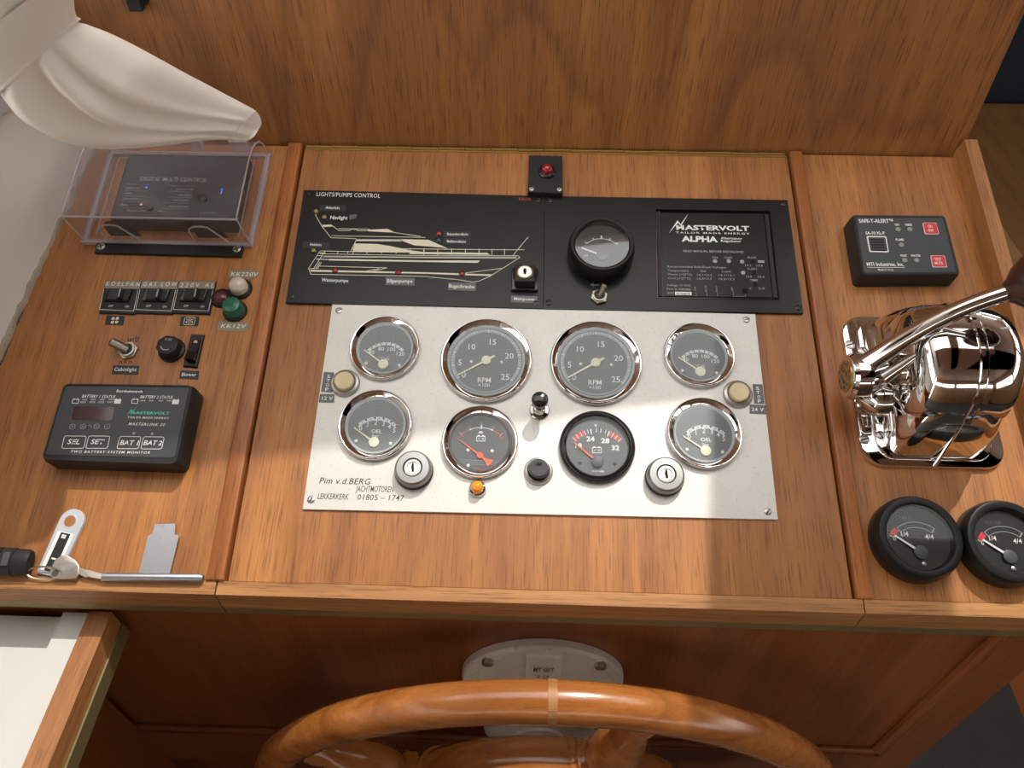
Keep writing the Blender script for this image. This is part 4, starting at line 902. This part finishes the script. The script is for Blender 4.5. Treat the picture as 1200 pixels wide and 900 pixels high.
TX(bm, 'TAILOR MADE ENERGY', zm(624, 286), zm(902, 292), 2.0, WF, 'print_white', .1, .01, 1.15); TX(bm, 'MASTERLINK 20', zm(630, 333), zm(874, 339), 3.0, WF, 'print_white', .2, .006, 1.2)
for x, s in ((256, 'V'), (327, 'A'), (418, '%'), (490, 't')):
    q = L(bm, *zm(x, 342), WF); MB(.001).arc(q.x, q.y, 2.0, 2.3, 0, 360, q.z, q.z+.08, 24).build('printed_ring', 'print_grey', bm, 0); TM(bm, s, q.x, q.y, 2.2, q.z+.08, 'print_grey')
lines(bm, [[zm(364, 336), zm(374, 332), zm(384, 340), zm(382, 350)]], WF, .3, 'print_grey', 'printed_arrow')
def kbtn(x0, y0, x1, y1, s, a, b_):
    c = [L(bm, *zm(*p), WF) for p in ((x0+14, y0), (x1+10, y0+2), (x1-8, y1), (x0-6, y1))]; q = list(reversed(c))
    o = rquad(q, 1.5, 0, 3); o.append(o[0]); m = MB(.001); m.ribbon([(p[0], p[1]) for p in o], .45, 19.78, 19.9); kb = m.build('key_outline', 'print_white', bm, 0)
    TX(bm, s, zm(*a), zm(*b_), 5.2, WF, 'print_white', .15, .02)
kbtn(190, 405, 340, 488, 'SEL', (220, 458), (304, 460)); kbtn(352, 405, 498, 488, 'SET', (376, 458), (468, 460)); kbtn(560, 408, 706, 490, 'BAT 1', (572, 464), (698, 467)); kbtn(720, 410, 862, 492, 'BAT 2', (730, 465), (854, 468))
lines(bm, [[zm(272, 420), zm(256, 440), zm(262, 468), zm(284, 474)], [zm(622, 420), zm(634, 446), zm(620, 480)], [zm(800, 430), zm(790, 462), zm(768, 478)]], WF+.0001, .5, 'print_black', 'wear_mark')
TX(bm, 'TWO BATTERY SYSTEM MONITOR', zm(244, 517), zm(774, 524), 2.6, WF, 'print_white', .15, .006, 1.3)
for p in ((668, 388), (790, 390)): disc(bm, zm(*p), WF, 1.0, 'print_grey', 'indicator_dot')

# lighter, key and tag, latch
ZL = 0.0
def zk(x, y): return (x/4.615, 590+y/4.615)
t = at('lighter', 'black cigarette lighter lying on the ledge at the left wall', 'lighter', zk(40, 320), 0)
ys = sorted([L(t, *zk(100, 394), .006).y, L(t, *zk(100, 240), .006).y]); xr = L(t, *zk(165, 320), .006).x
cyl = (ys[0]+ys[1])/2; ry = (ys[1]-ys[0])/2
m = MB(.001); m.loft([[(x, cyl+ry*math.cos(a), 6.2+6*math.sin(a)) for a in [2*PI*i/20 for i in range(20)]] for x in (xr-58, xr-22)]); m.build('body', 'black_gloss', t)
m = MB(.001); m.loft([[(x, cyl+ry*k*math.cos(a), 6.2+6*k*math.sin(a)) for a in [2*PI*i/20 for i in range(20)]] for x, k in ((xr-21.5, .99), (xr-12, .99))]); m.build('collar', 'black_plastic', t)
m = MB(.001); m.loft([[(x, cyl+ry*k*math.cos(a), 6.2+6*k*math.sin(a)) for a in [2*PI*i/20 for i in range(20)]] for x, k in ((xr-11.8, .93), (xr-3, .93), (xr, .8))]); hd = m.build('hood', 'black_plastic', t)
MB(.001).box(xr-18, xr-13, cyl-4, cyl+6, 11.6, 12.6).build('thumb_press', 'dark_face', t, 0)
for x, y in ((xr-22, cyl-3), (xr-20, cyl-7.5)): MB(.001).prism(circ(1.3, 12, x, y), 11, 11.9).build('vent', 'dark_hole', t, 0)
t = at('key_tag', 'grey plastic key tag with a dark paper window lying on the left panel', 'key tag', zk(340, 240), 0)
def zkq(p, w=.003): q = L(t, *zk(*p), w); return Vector((q.x, q.y, 0))
a, b_ = zkq((385, 95)), zkq((265, 360)); ax = (b_-a).normalized(); px_ = Vector((-ax.y, ax.x, 0)); hwid = (zkq((443, 100))-zkq((310, 95))).length/2
o = [tuple((a + (ax*(-math.cos(th)) + px_*math.sin(th))*hwid)[:2]) for th in [-PI/2+PI*i/12 for i in range(13)]]
e = b_ + ax*4; o += [tuple((e+px_*hwid*.92)[:2]), tuple((e-px_*hwid*.92)[:2])]
ar = sum(o[i][0]*o[(i+1) % len(o)][1]-o[(i+1) % len(o)][0]*o[i][1] for i in range(len(o)))
if ar < 0: o.reverse()
MB(.001).prism(o, .1, 3, .8).build('body', 'tag_grey', t, 25)
h0 = zkq((378, 96)); MB(.001).prism(circ(4.4, 20, h0.x, h0.y), 2.8, 3.06).build('hole', 'dash_wood', t, 0); MB(.001).lathe([(4.4, 2.9), (4.8, 3.3), (5.4, 3.0)], 24, (h0.x, h0.y, 0)).build('hole_rim', 'tag_grey', t)
def strip2(m, s0, s1, t0, t1, z0, z1):
    p = [a+ax*s0+px_*t0, a+ax*s1+px_*t0, a+ax*s1+px_*t1, a+ax*s0+px_*t1]; q = [tuple(v[:2]) for v in p]
    if sum(q[i][0]*q[(i+1) % 4][1]-q[(i+1) % 4][0]*q[i][1] for i in range(4)) < 0: q.reverse()
    return m.prism(q, z0, z1)
ln = (b_-a).length
strip2(MB(.001), 9, ln+1, -hwid*.68, hwid*.68, 2.9, 3.1).build('window', 'tag_white', t, 0); strip2(MB(.001), 9.6, ln+1, -hwid*.38, hwid*.42, 3.0, 3.2).build('paper', 'tape_black', t, 0)
mk = MB(.001)
for s in (11, 12.5, 29, 36): strip2(mk, s, s+1.2, -2, 1.5, 3.15, 3.28)
mk.build('scribble', 'print_white', t, 0)
k = at('key', 'flat silver house key with round head on a wire ring, beside the key tag', 'key', zk(350, 350), 0)
hc = L(k, *zk(348, 345), .004)
out = [L(k, *zk(*p), .005) for p in ((282, 340), (300, 305), (335, 280), (370, 282), (405, 305), (428, 340), (426, 385), (410, 408), (340, 410), (285, 405), (270, 370))]
q = [(p.x, p.y) for p in reversed(out)]; MB(.001).prism(q, 3.6, 5.6, .4).build('bow', 'key_metal', k, 25)
q = [L(k, *zk(*p), .005) for p in ((424, 345), (555, 380), (552, 410), (500, 402), (480, 396), (460, 400), (424, 380))]; MB(.001).prism([(p.x, p.y) for p in reversed(q)], 3.8, 5.4, .3).build('blade', 'key_metal', k, 25)
q = L(k, *zk(298, 378), .0056); MB(.001).prism(circ(2.6, 16, q.x, q.y), 5.5, 5.75).build('hole', 'dark_face', k, 0)
TX(k, 'ISEO', zk(318, 362), zk(392, 352), 5.0, .0056, 'print_grey', 0, .01)
q = L(k, *zk(236, 392), .005); MB(.001).tube([(q.x+13.5*math.cos(a), q.y+2.0+4.4*math.sin(a), 5.0+2.2*math.sin(a)) for a in [2*PI*i/28 for i in range(29)]], .7, 6, False).build('split_ring', 'worn_chrome', k)
t = at('metal_latch', 'flat galvanised metal tab on a round rod lying along the ledge', 'latch', zk(830, 380), 0)
qs = [L(t, *zk(*p), .004) for p in ((750, 376), (800, 175), (824, 162), (838, 112), (948, 108), (944, 168), (968, 172), (918, 380))]
MB(.001).prism([(p.x, p.y) for p in reversed(qs)], 2.2, 4.2, .2).build('tab', 'steel_plate', t, 0)
a, b_ = L(t, *zk(556, 396), .004), L(t, *zk(1098, 402), .004); dd = (b_-a).normalized()
MB(.001).tube([(a.x, a.y, 3.6), tuple((b_-dd*2)[:2])+(3.6,), tuple(b_[:2])+(3.6,)], [3.3, 3.3, 2.2], 16).build('rod', 'steel_plate', t)
wq = [L(t, *zk(x, 376), .004) for x in (752, 916)]; MB(.001).tube([(wq[0].x+(wq[1].x-wq[0].x)*i/14, wq[0].y-1+random.uniform(-.5, .5), 4.2) for i in range(15)], [random.uniform(1.0, 1.8) for i in range(15)], 8).build('weld', 'dull_metal', t)

# ------------------------------------------------------------------ gas alarm
def za(x, y): return (960+x/6.667, 230+y/6.667)
t = at('gas_alarm', 'black gas alarm box with two red buttons and a slotted grille', 'alarm', (1056, 296), 0)
WA = .0185
q = list(reversed([L(t, *za(*p), WA) for p in ((258, 142), (985, 148), (1104, 608), (340, 612))]))
MB(.001).loft([rquad(sc(q, 1.03), 4, 0), rquad(sc(q, 1.02), 4, 14), rquad(sc(q, 1.0), 3.5, 17.6), rquad(sc(q, .975), 3, 18.5)]).build('case', 'black_plastic', t, 30)
fq = list(reversed([L(t, *za(*p), WA) for p in ((290, 168), (965, 172), (1070, 590), (352, 598))])); MB(.001).loft([rquad(fq, 2, 18.3), rquad(fq, 2, 18.7)]).build('face', 'monitor_face', t, 25)
WA += .0002
for s, a, b_, h, bd in (('SAFE-T-ALERT™', (312, 206), (580, 207), 4.0, .02), ('SA-10 XL-P', (364, 298), (514, 298), 3.2, .025), ('ON', (592, 230), (624, 230), 2.4, .02), ('FIRE', (674, 231), (726, 231), 2.4, .02), ('FUME', (600, 348), (664, 348), 2.4, .02), ('WAIT', (634, 472), (688, 472), 2.4, .02), ('WATER', (718, 472), (794, 472), 2.4, .02), ('MTI Industries, Inc.', (374, 544), (664, 545), 4.0, .02), ('Made in U.S.A.', (460, 580), (584, 581), 2.0, .01)): TX(t, s, za(*a), za(*b_), h, WA, 'print_white', 0, bd)
lines(t, [[za(378, 556), za(668, 557)]], WA, .4, 'print_white', 'printed_line')
for p in ((616, 258), (708, 258), (642, 378), (669, 500), (762, 500)):
    q = L(t, *za(*p), WA); MB(.001).lathe([(2.2, q.z-.2), (2.2, q.z+.3), (1.4, q.z+.8)], 18, (q.x, q.y, 0), False, True).build('indicator_lamp', 'led_grey', t)
gq = list(reversed([L(t, *za(*p), WA) for p in ((368, 312), (522, 314), (544, 440), (392, 436))])); MB(.001).loft([rquad(gq, 1.5, 18.5), rquad(gq, 1.5, 19.1)]).build('grille', 'print_white', t, 0)
gi = list(reversed([L(t, *za(*p), WA) for p in ((380, 322), (514, 323), (534, 431), (400, 428))])); MB(.001).loft([rquad(gi, 1.2, 19.0), rquad(gi, 1.2, 19.25)]).build('grille_face', 'monitor_face', t, 0)
for i in range(5):
    y = 334+i*20.5; x = 398+i*3.6; poly(t, [za(x, y), za(x+106, y+1), za(x+108, y+10), za(x+2, y+9)], WA+.0006, 'dark_hole', 'grille_slot')
for pts, (s1, a1, b1), (s2, a2, b2) in ((((806, 207), (914, 208), (936, 298), (824, 296)), ('ON', (850, 244), (884, 245)), ('OFF', (852, 276), (896, 277))), (((866, 463), (978, 464), (1000, 556), (884, 556)), ('TEST', (902, 502), (956, 503)), ('MUTE', (906, 532), (968, 533)))):
    o = list(reversed([L(t, *za(*p), WA) for p in pts])); b0 = MB(.001).loft([rquad(o, 1.4, 18.4), rquad(o, 1.4, 19.0)]).build('button', 'print_white', t, 0)
    MB(.001).loft([rquad(sc(o, .92), 1.2, 18.9), rquad(sc(o, .92), 1.2, 19.3)]).build('red_cap', 'red_button', b0, 0)
    TX(t, s1, za(*a1), za(*b1), 3.0, WA+.0007, 'print_white', 0, .01); TX(t, s2, za(*a2), za(*b2), 3.0, WA+.0007, 'print_white', 0, .01)

# ------------------------------------------------------------------ throttle control
th = thing('throttle_control', 'chrome engine control with a domed housing and a lever with wooden knob', 'throttle', .335, .002, 0)
MB(.001).prism(rrect(56, 67, 17, 6), 0, 5, 1.6).build('base_plate', 'chrome', th, 30)
MB(.001).prism(rrect(45, 62, 14, 6), 5, 8.5, 1.6).build('foot_flange', 'chrome', th, 30)
def octo(hx, hy, cxx, z, n=8):
    return [(x, y, z) for x, y in rrect(hx, hy, min(hx, hy)*cxx, n)]
MB(.001).loft([octo(37, 61, .35, 8), octo(38, 60, .38, 14), octo(37, 56, .42, 34), octo(33, 50, .5, 52), octo(26, 44, .6, 64)], False, True).build('housing', 'chrome', th, 30)
MB(.001).lathe([(3, -39), (26, -38.5), (38, -36), (44, -31), (47, -22), (48, -10), (48, 10), (47, 22), (44, 31), (38, 36), (26, 38.5), (3, 39)], 72, (0, 0, 46), True, True, 'x').build('drum', 'chrome', th, 40)
MB(.001).lathe([(47.8, -1.8), (49.6, -1.4), (49.6, 1.4), (47.8, 1.8)], 72, (0, 0, 46), False, False, 'x').build('seam_band', 'chrome', th, 30)
MB(.001).lathe([(47.8, 4.0), (48.8, 4.4), (48.8, 8.2), (47.8, 8.6)], 72, (0, 0, 46), False, False, 'x').build('seam_band', 'chrome', th, 30)
MB(.001).lathe([(49.4, -2.8), (50.6, -2.4), (50.6, 2.4), (49.4, 2.8)], 144, (0, 0, 46), False, False, 'x')
bc = MB(.001); bc.loft([[(x, q*math.cos(a), 46+q*math.sin(a)) for x, q in ((-2.8, 49), (-2.8, 51), (2.8, 51), (2.8, 49))] for a in [math.radians(d_) for d_ in (58, 62, 66, 70)]]); bc.build('band_clip', 'chrome', th, 30)
for sx in (-1, 1):
    m = MB(.001); pth = [(sx*1.2, -66, 4), (sx*1.2, -60.5, 20), (sx*1.2, -54, 38), (sx*1.2, -47, 56)]
    if sx < 0: m.tube(pth, 1.5, 8).build('seam_band', 'chrome', th)
for px, w in (((996, 404), .005), ((1013, 515), .005)): pscrew(th, px, w, 4.2, 'slot', 'dull_metal', .3)
for px, w in (((1012, 411), .0085), ((1032, 510), .0085)): pscrew(th, px, w, 3.8, 'slot', 'dull_metal', 2.0)
# lever
HBx = L(th, 992, 441, .046); hx, hy = HBx.x, HBx.y; hz = 46
KN = L(th, 1199, 337, .128)
MB(.001).lathe([(13, 0), (17.5, -1.2), (18, -4), (18, -12), (16, -14.5)], 40, (hx+15, hy, hz), True, True, 'x').build('lever_hub', 'chrome', th, 35)
em = MB(.001).lathe([(15.8, -.3), (15.8, .4), (13.5, .9)], 40, (hx, hy, hz), True, True, 'x'); em.v = [(2*hx-x+.2, y, z) for x, y, z in em.v]; em.f = [tuple(reversed(f)) for f in em.f]
e_ = em.build('emblem', 'chrome', th); ed = MB(.001).lathe([(12.0, -1.5), (12.0, -.6)], 36, (hx, hy, hz), True, True, 'x').build('emblem_disc', 'brass', th)
m = MB(.001)
for i in range(26):
    a = 2*PI*i/13+random.uniform(-.2, .2); q = (5 if i < 13 else 9)+random.uniform(-1.2, 1.2); e = random.uniform(.5, 1.3); m.box(hx-1.9, hx-1.3, hy+q*math.cos(a)-e, hy+q*math.cos(a)+e, hz+q*math.sin(a)-e*.8, hz+q*math.sin(a)+e*.8)
m.build('emblem_relief', 'dark_face', th, 0)
MB(.001).tube([(hx+14, hy, hz), (-38, 0, 46)], [11, 12], 24).build('shaft', 'chrome', th)
MB(.001).lathe([(17, -34), (18, -40), (16, -44), (9, -47)], 36, (-4, 0, 46), True, True, 'x').build('shaft_collar', 'chrome', th, 40)
a = Vector((hx+9, hy+4, hz+8)); b_ = Vector((KN.x, KN.y, KN.z)); d = b_-a; bow = Vector((0, 5, 9))
pth = [a + d*s + bow*math.sin(PI*s)*1.0 for s in [i/14 for i in range(14)]]
MB(.001).tube([tuple(p) for p in pth], [8.2, 7.8, 7.4, 7.1, 6.9, 6.7, 6.6, 6.5, 6.4, 6.3, 6.2, 6.1, 6.0, 6.0], 20).build('lever', 'chrome', th)
ax = (pth[-1]-pth[-2]).normalized(); kb = [pth[-1]+ax*s for s in (-4, -1, 4, 11, 19, 27, 34, 39, 41)]
MB(.001).tube([tuple(p) for p in kb], [7, 9, 15, 20, 22.5, 21.5, 16.5, 8.5, 2], 32).build('knob', 'knob_wood', th)
a = L(th, 1036, 442, .055); b2 = L(th, 1078, 414, .075)
MB(.001).tube([tuple(a), tuple(a*.5+b2*.5), tuple(b2)], [5.5, 4.2, 2.6], 14).build('linkage', 'chrome', th)
MB(.001).tube([tuple(b2), tuple(b2+(b2-a).normalized()*6)], [4.0, 3.4], 14).build('link_end', 'black_gloss', th)
c = L(th, 1024, 468, .030)
MB(.001).lathe([(13, 9), (13.5, 3), (12.5, -2), (8, -7), (2, -11), (.3, -12)], 36, (c.x, c.y, c.z), True, True, 'x').build('hub_reflection', 'chrome', th, 40)  # solid dome standing in for the hub's reflection in the chrome
MB(.001).tube([(c.x+8, c.y, c.z), (-36, c.y*.5, 34)], [7, 7], 18).build('inner_shaft', 'chrome', th)
# ------------------------------------------------------------------ steering pump and wheel
sp = wthing('steering_pump', 'cream cast steering pump flange on the dark panel behind the wheel', 'steering pump', (.032, YF+.0055, .694))
def egg(k, y):
    o = []
    for i in range(56):
        a = 2*PI*i/56; x = .0712*math.cos(a); z = .0712*math.sin(a)
        if z < 0: z *= 2.6; x *= (1-.2*abs(math.sin(a))**2)
        o.append((x*k, y, z*k if z > 0 else z*(1-(1-k)*.4)))
    return o
m = MB(); m.loft([egg(1, 0), egg(1, -.006), egg(.975, -.009), egg(.86, -.009), egg(.80, -.004)]); m.build('flange', 'cast_cream', sp, 30)
m = MB(); m.loft([[(sx*.0155, -.003, .060), (sx*.015, -.0105, .0575), (sx*.015, -.0125, -.06), (sx*.0155, -.003, -.062)] for sx in (-1, 1)]); m.build('boss', 'cast_cream', sp, 20)
m = MB(); m.lathe([(.056, 0), (.054, .008), (.048, .011), (.024, .012), (.022, .014)], 40, (0, -.004, -.115), True, True, 'y'); m.build('pump_body', 'cast_cream', sp, 35)
for x in (-.047, .047):
    m = MB(.001).prism([(5*math.cos(PI/3*i), 5*math.sin(PI/3*i)) for i in range(6)], 0, 5, .8).build('bolt', 'dull_metal', sp, 20); m.matrix_local = Matrix.Translation((x, -.0085, .046)) @ Matrix.Rotation(PI/2, 4, 'X')
for s, z, h, sx in (('MT 60/7', .042, .0075, .8), ('F  I *', .026, .0075, .8)):
    o = TM(sp, s, 0, 0, 8.5, 0, 'print_black', 0, .01, sx*.5); o.matrix_local = Matrix.Translation((0, -.0128, z-.004)) @ Matrix.Rotation(PI/2, 4, 'X')
YW = -.222
sw = wthing('boat_helm', 'varnished wooden spoked steering wheel with a double ring', 'steering wheel', (.036, YW, .535))
def ring(m, R, r, n=128, k=24, flat=1.0):
    m.loft([[((R+r*math.cos(b)*1.0)*math.cos(a), r*math.sin(b)*flat, (R+r*math.cos(b))*math.sin(a)) for b in [2*PI*j/k for j in range(k)]] for a in [2*PI*i/n for i in range(n+1)]], False, False); return m
ring(MB(), .262, .0160).build('rim', 'wheel_wood', sw)
ji = MB(); ji.loft([[((.262+.0163*math.cos(b))*math.cos(a), .0163*math.sin(b), (.262+.0163*math.cos(b))*math.sin(a)) for b in [2*PI*j/24 for j in range(24)]] for a in [math.radians(90.6-i*.35) for i in range(5)]], False, False); ji.build('joint_inlay', 'ledge_wood', sw)
iro = ring(MB(), .128, .027, 96).build('inner_ring', 'wheel_wood', sw); iro.location.y = -.008
def shp(prof, ang, name):
    c, s = math.cos(ang), math.sin(ang); m = MB()
    m.tube([(r*c, -.008*max(0, min(1, (.25-r)/.12)), r*s) for r, _ in prof], [q for _, q in prof], 24); return m.build(name, 'wheel_wood', sw, 40)
for i in range(5):
    a = math.radians(73+72*i)
    shp([(.145, .020), (.152, .0235), (.158, .0215), (.161, .0165), (.165, .0185), (.172, .0205), (.19, .0205), (.208, .0185), (.222, .0140), (.232, .0115), (.240, .0130), (.250, .0125)], a, 'spoke')
    for s in (-1, 1):
        b = a + s*.150; c_, s_ = math.cos(b), math.sin(b); tx, tz = -s_, c_
        m = MB(); m.tube([(.128*c_+tx*q, -.008, .128*s_+tz*q) for q in (-.004, -.002, 0, .002, .004)], [.0272, .0288, .0292, .0288, .0272], 28); m.build('collar', 'wheel_wood', sw, 40)
    shp([(.035, .017), (.06, .015), (.085, .02), (.108, .017)], a, 'inner_spoke')
MB().lathe([(.004, -.034), (.03, -.032), (.045, -.02), (.048, 0), (.045, .02), (.03, .03)], 48, (0, 0, 0), True, True, 'y').build('hub', 'wheel_wood', sw, 40)
MB().tube([(0, .02, 0), (0, .045, .012)], .012, 16).build('shaft', 'dull_metal', sw)

# ------------------------------------------------------------------ curtain
cu = wthing('curtain', 'cream silky curtain gathered by a tie band in the left corner', 'curtain', tuple(H(60, 80, 1, .06)))
SEC = [((70, -75), (-75, 35), .03), ((78, -15), (-40, 75), .045), ((84, 22), (-5, 100), .06), ((100, 30), (8, 116), .07), ((125, 40), (26, 136), .08), ((152, 53), (52, 152), .09), ((182, 69), (82, 165), .10), ((212, 85), (120, 172), .115), ((240, 99), (160, 172), .13), ((264, 111), (200, 169), .143), ((284, 121), (235, 165), .153), ((297, 128), (262, 164), .16), ((303, 134), (279, 166), .165), ((306, 141), (290, 165), .168), ((306, 147), (298, 160), .170)]
def crv(pts, s):
    x = s*(len(pts)-1); i = min(int(x), len(pts)-2); f = x-i
    p0, p1, p2, p3 = pts[max(i-1, 0)], pts[i], pts[i+1], pts[min(i+2, len(pts)-1)]
    return tuple(.5*((2*b)+(c-a)*f+(2*a-5*b+4*c-d)*f*f+(3*b-a-3*c+d)*f**3) for a, b, c, d in zip(p0, p1, p2, p3))
flat = [(u[0], u[1], l[0], l[1], y) for u, l, y in SEC]
NS, NR = 80, 96; org = Vector(cu.location); rings = []
for i in range(NS+1):
    s = i/NS; ux, uy, lx, ly, y = crv(flat, s)
    Uq, Lq = H(ux, uy, 1, y+.012), H(lx, ly, 1, y-.006); c = (Uq+Lq)/2; hv = (Uq-Lq)/2
    view = (CW-c).normalized(); dv = (view - hv*(view.dot(hv)/hv.length_squared)).normalized(); dep = hv.length*(.62 if s < .75 else .62-1.1*(s-.75))
    ring_ = []
    for j in range(NR):
        a = 2*PI*j/NR; ca, sa = math.cos(a), math.sin(a)
        fold = 0.0; front = max(0, sa)
        env = min(1, max(0, (s-.15)/.08))*min(1, max(0, (.97-s)/.2))
        for ph, am, wd, dr in ((.12, .30, .15, -1.35), (-.22, -.42, .15, -1.25), (.55, .20, .13, -.7), (.36, -.22, .11, -.9), (-.62, .26, .2, -.3), (-.85, -.14, .1, .2)):
            q = ca - (ph + dr*(s-.40)); fold += am*math.exp(-(q/wd)**2)*env
        if s <= .22: fold += .10*math.sin(9*a+1.5)*max(0, (.22-s)/.22)
        pnt = c + hv*ca + dv*dep*(sa*(1.0) + fold*front)
        ring_.append(tuple(pnt-org))
    rings.append(ring_)
MB().loft(rings, True, True).build('drape', 'cloth', cu, 75)
# tie band round the neck and the hem line
def band(s0, s1, k, name):
    rr = []
    for i in range(9):
        s = s0+(s1-s0)*i/8; ux, uy, lx, ly, y = crv(flat, s); Uq, Lq = H(ux, uy, 1, y+.012), H(lx, ly, 1, y-.006); c = (Uq+Lq)/2; hv = (Uq-Lq)/2
        view = (CW-c).normalized(); dv = (view - hv*(view.dot(hv)/hv.length_squared)).normalized(); dep = hv.length*.62
        e = k + (.012*math.sin(PI*i/8))
        rr.append([tuple(c + hv*math.cos(a)*e + dv*dep*math.sin(a)*(e+.07) - org) for a in [2*PI*j/64 for j in range(64)]])
    return MB().loft(rr, False, False).build(name, 'cloth', cu, 60)
band(.05, .17, 1.07, 'tie_band'); band(.155, .172, 1.085, 'band_hem')
band(.80, .808, 1.012, 'hem_seam')
bpy.context.view_layer.update()
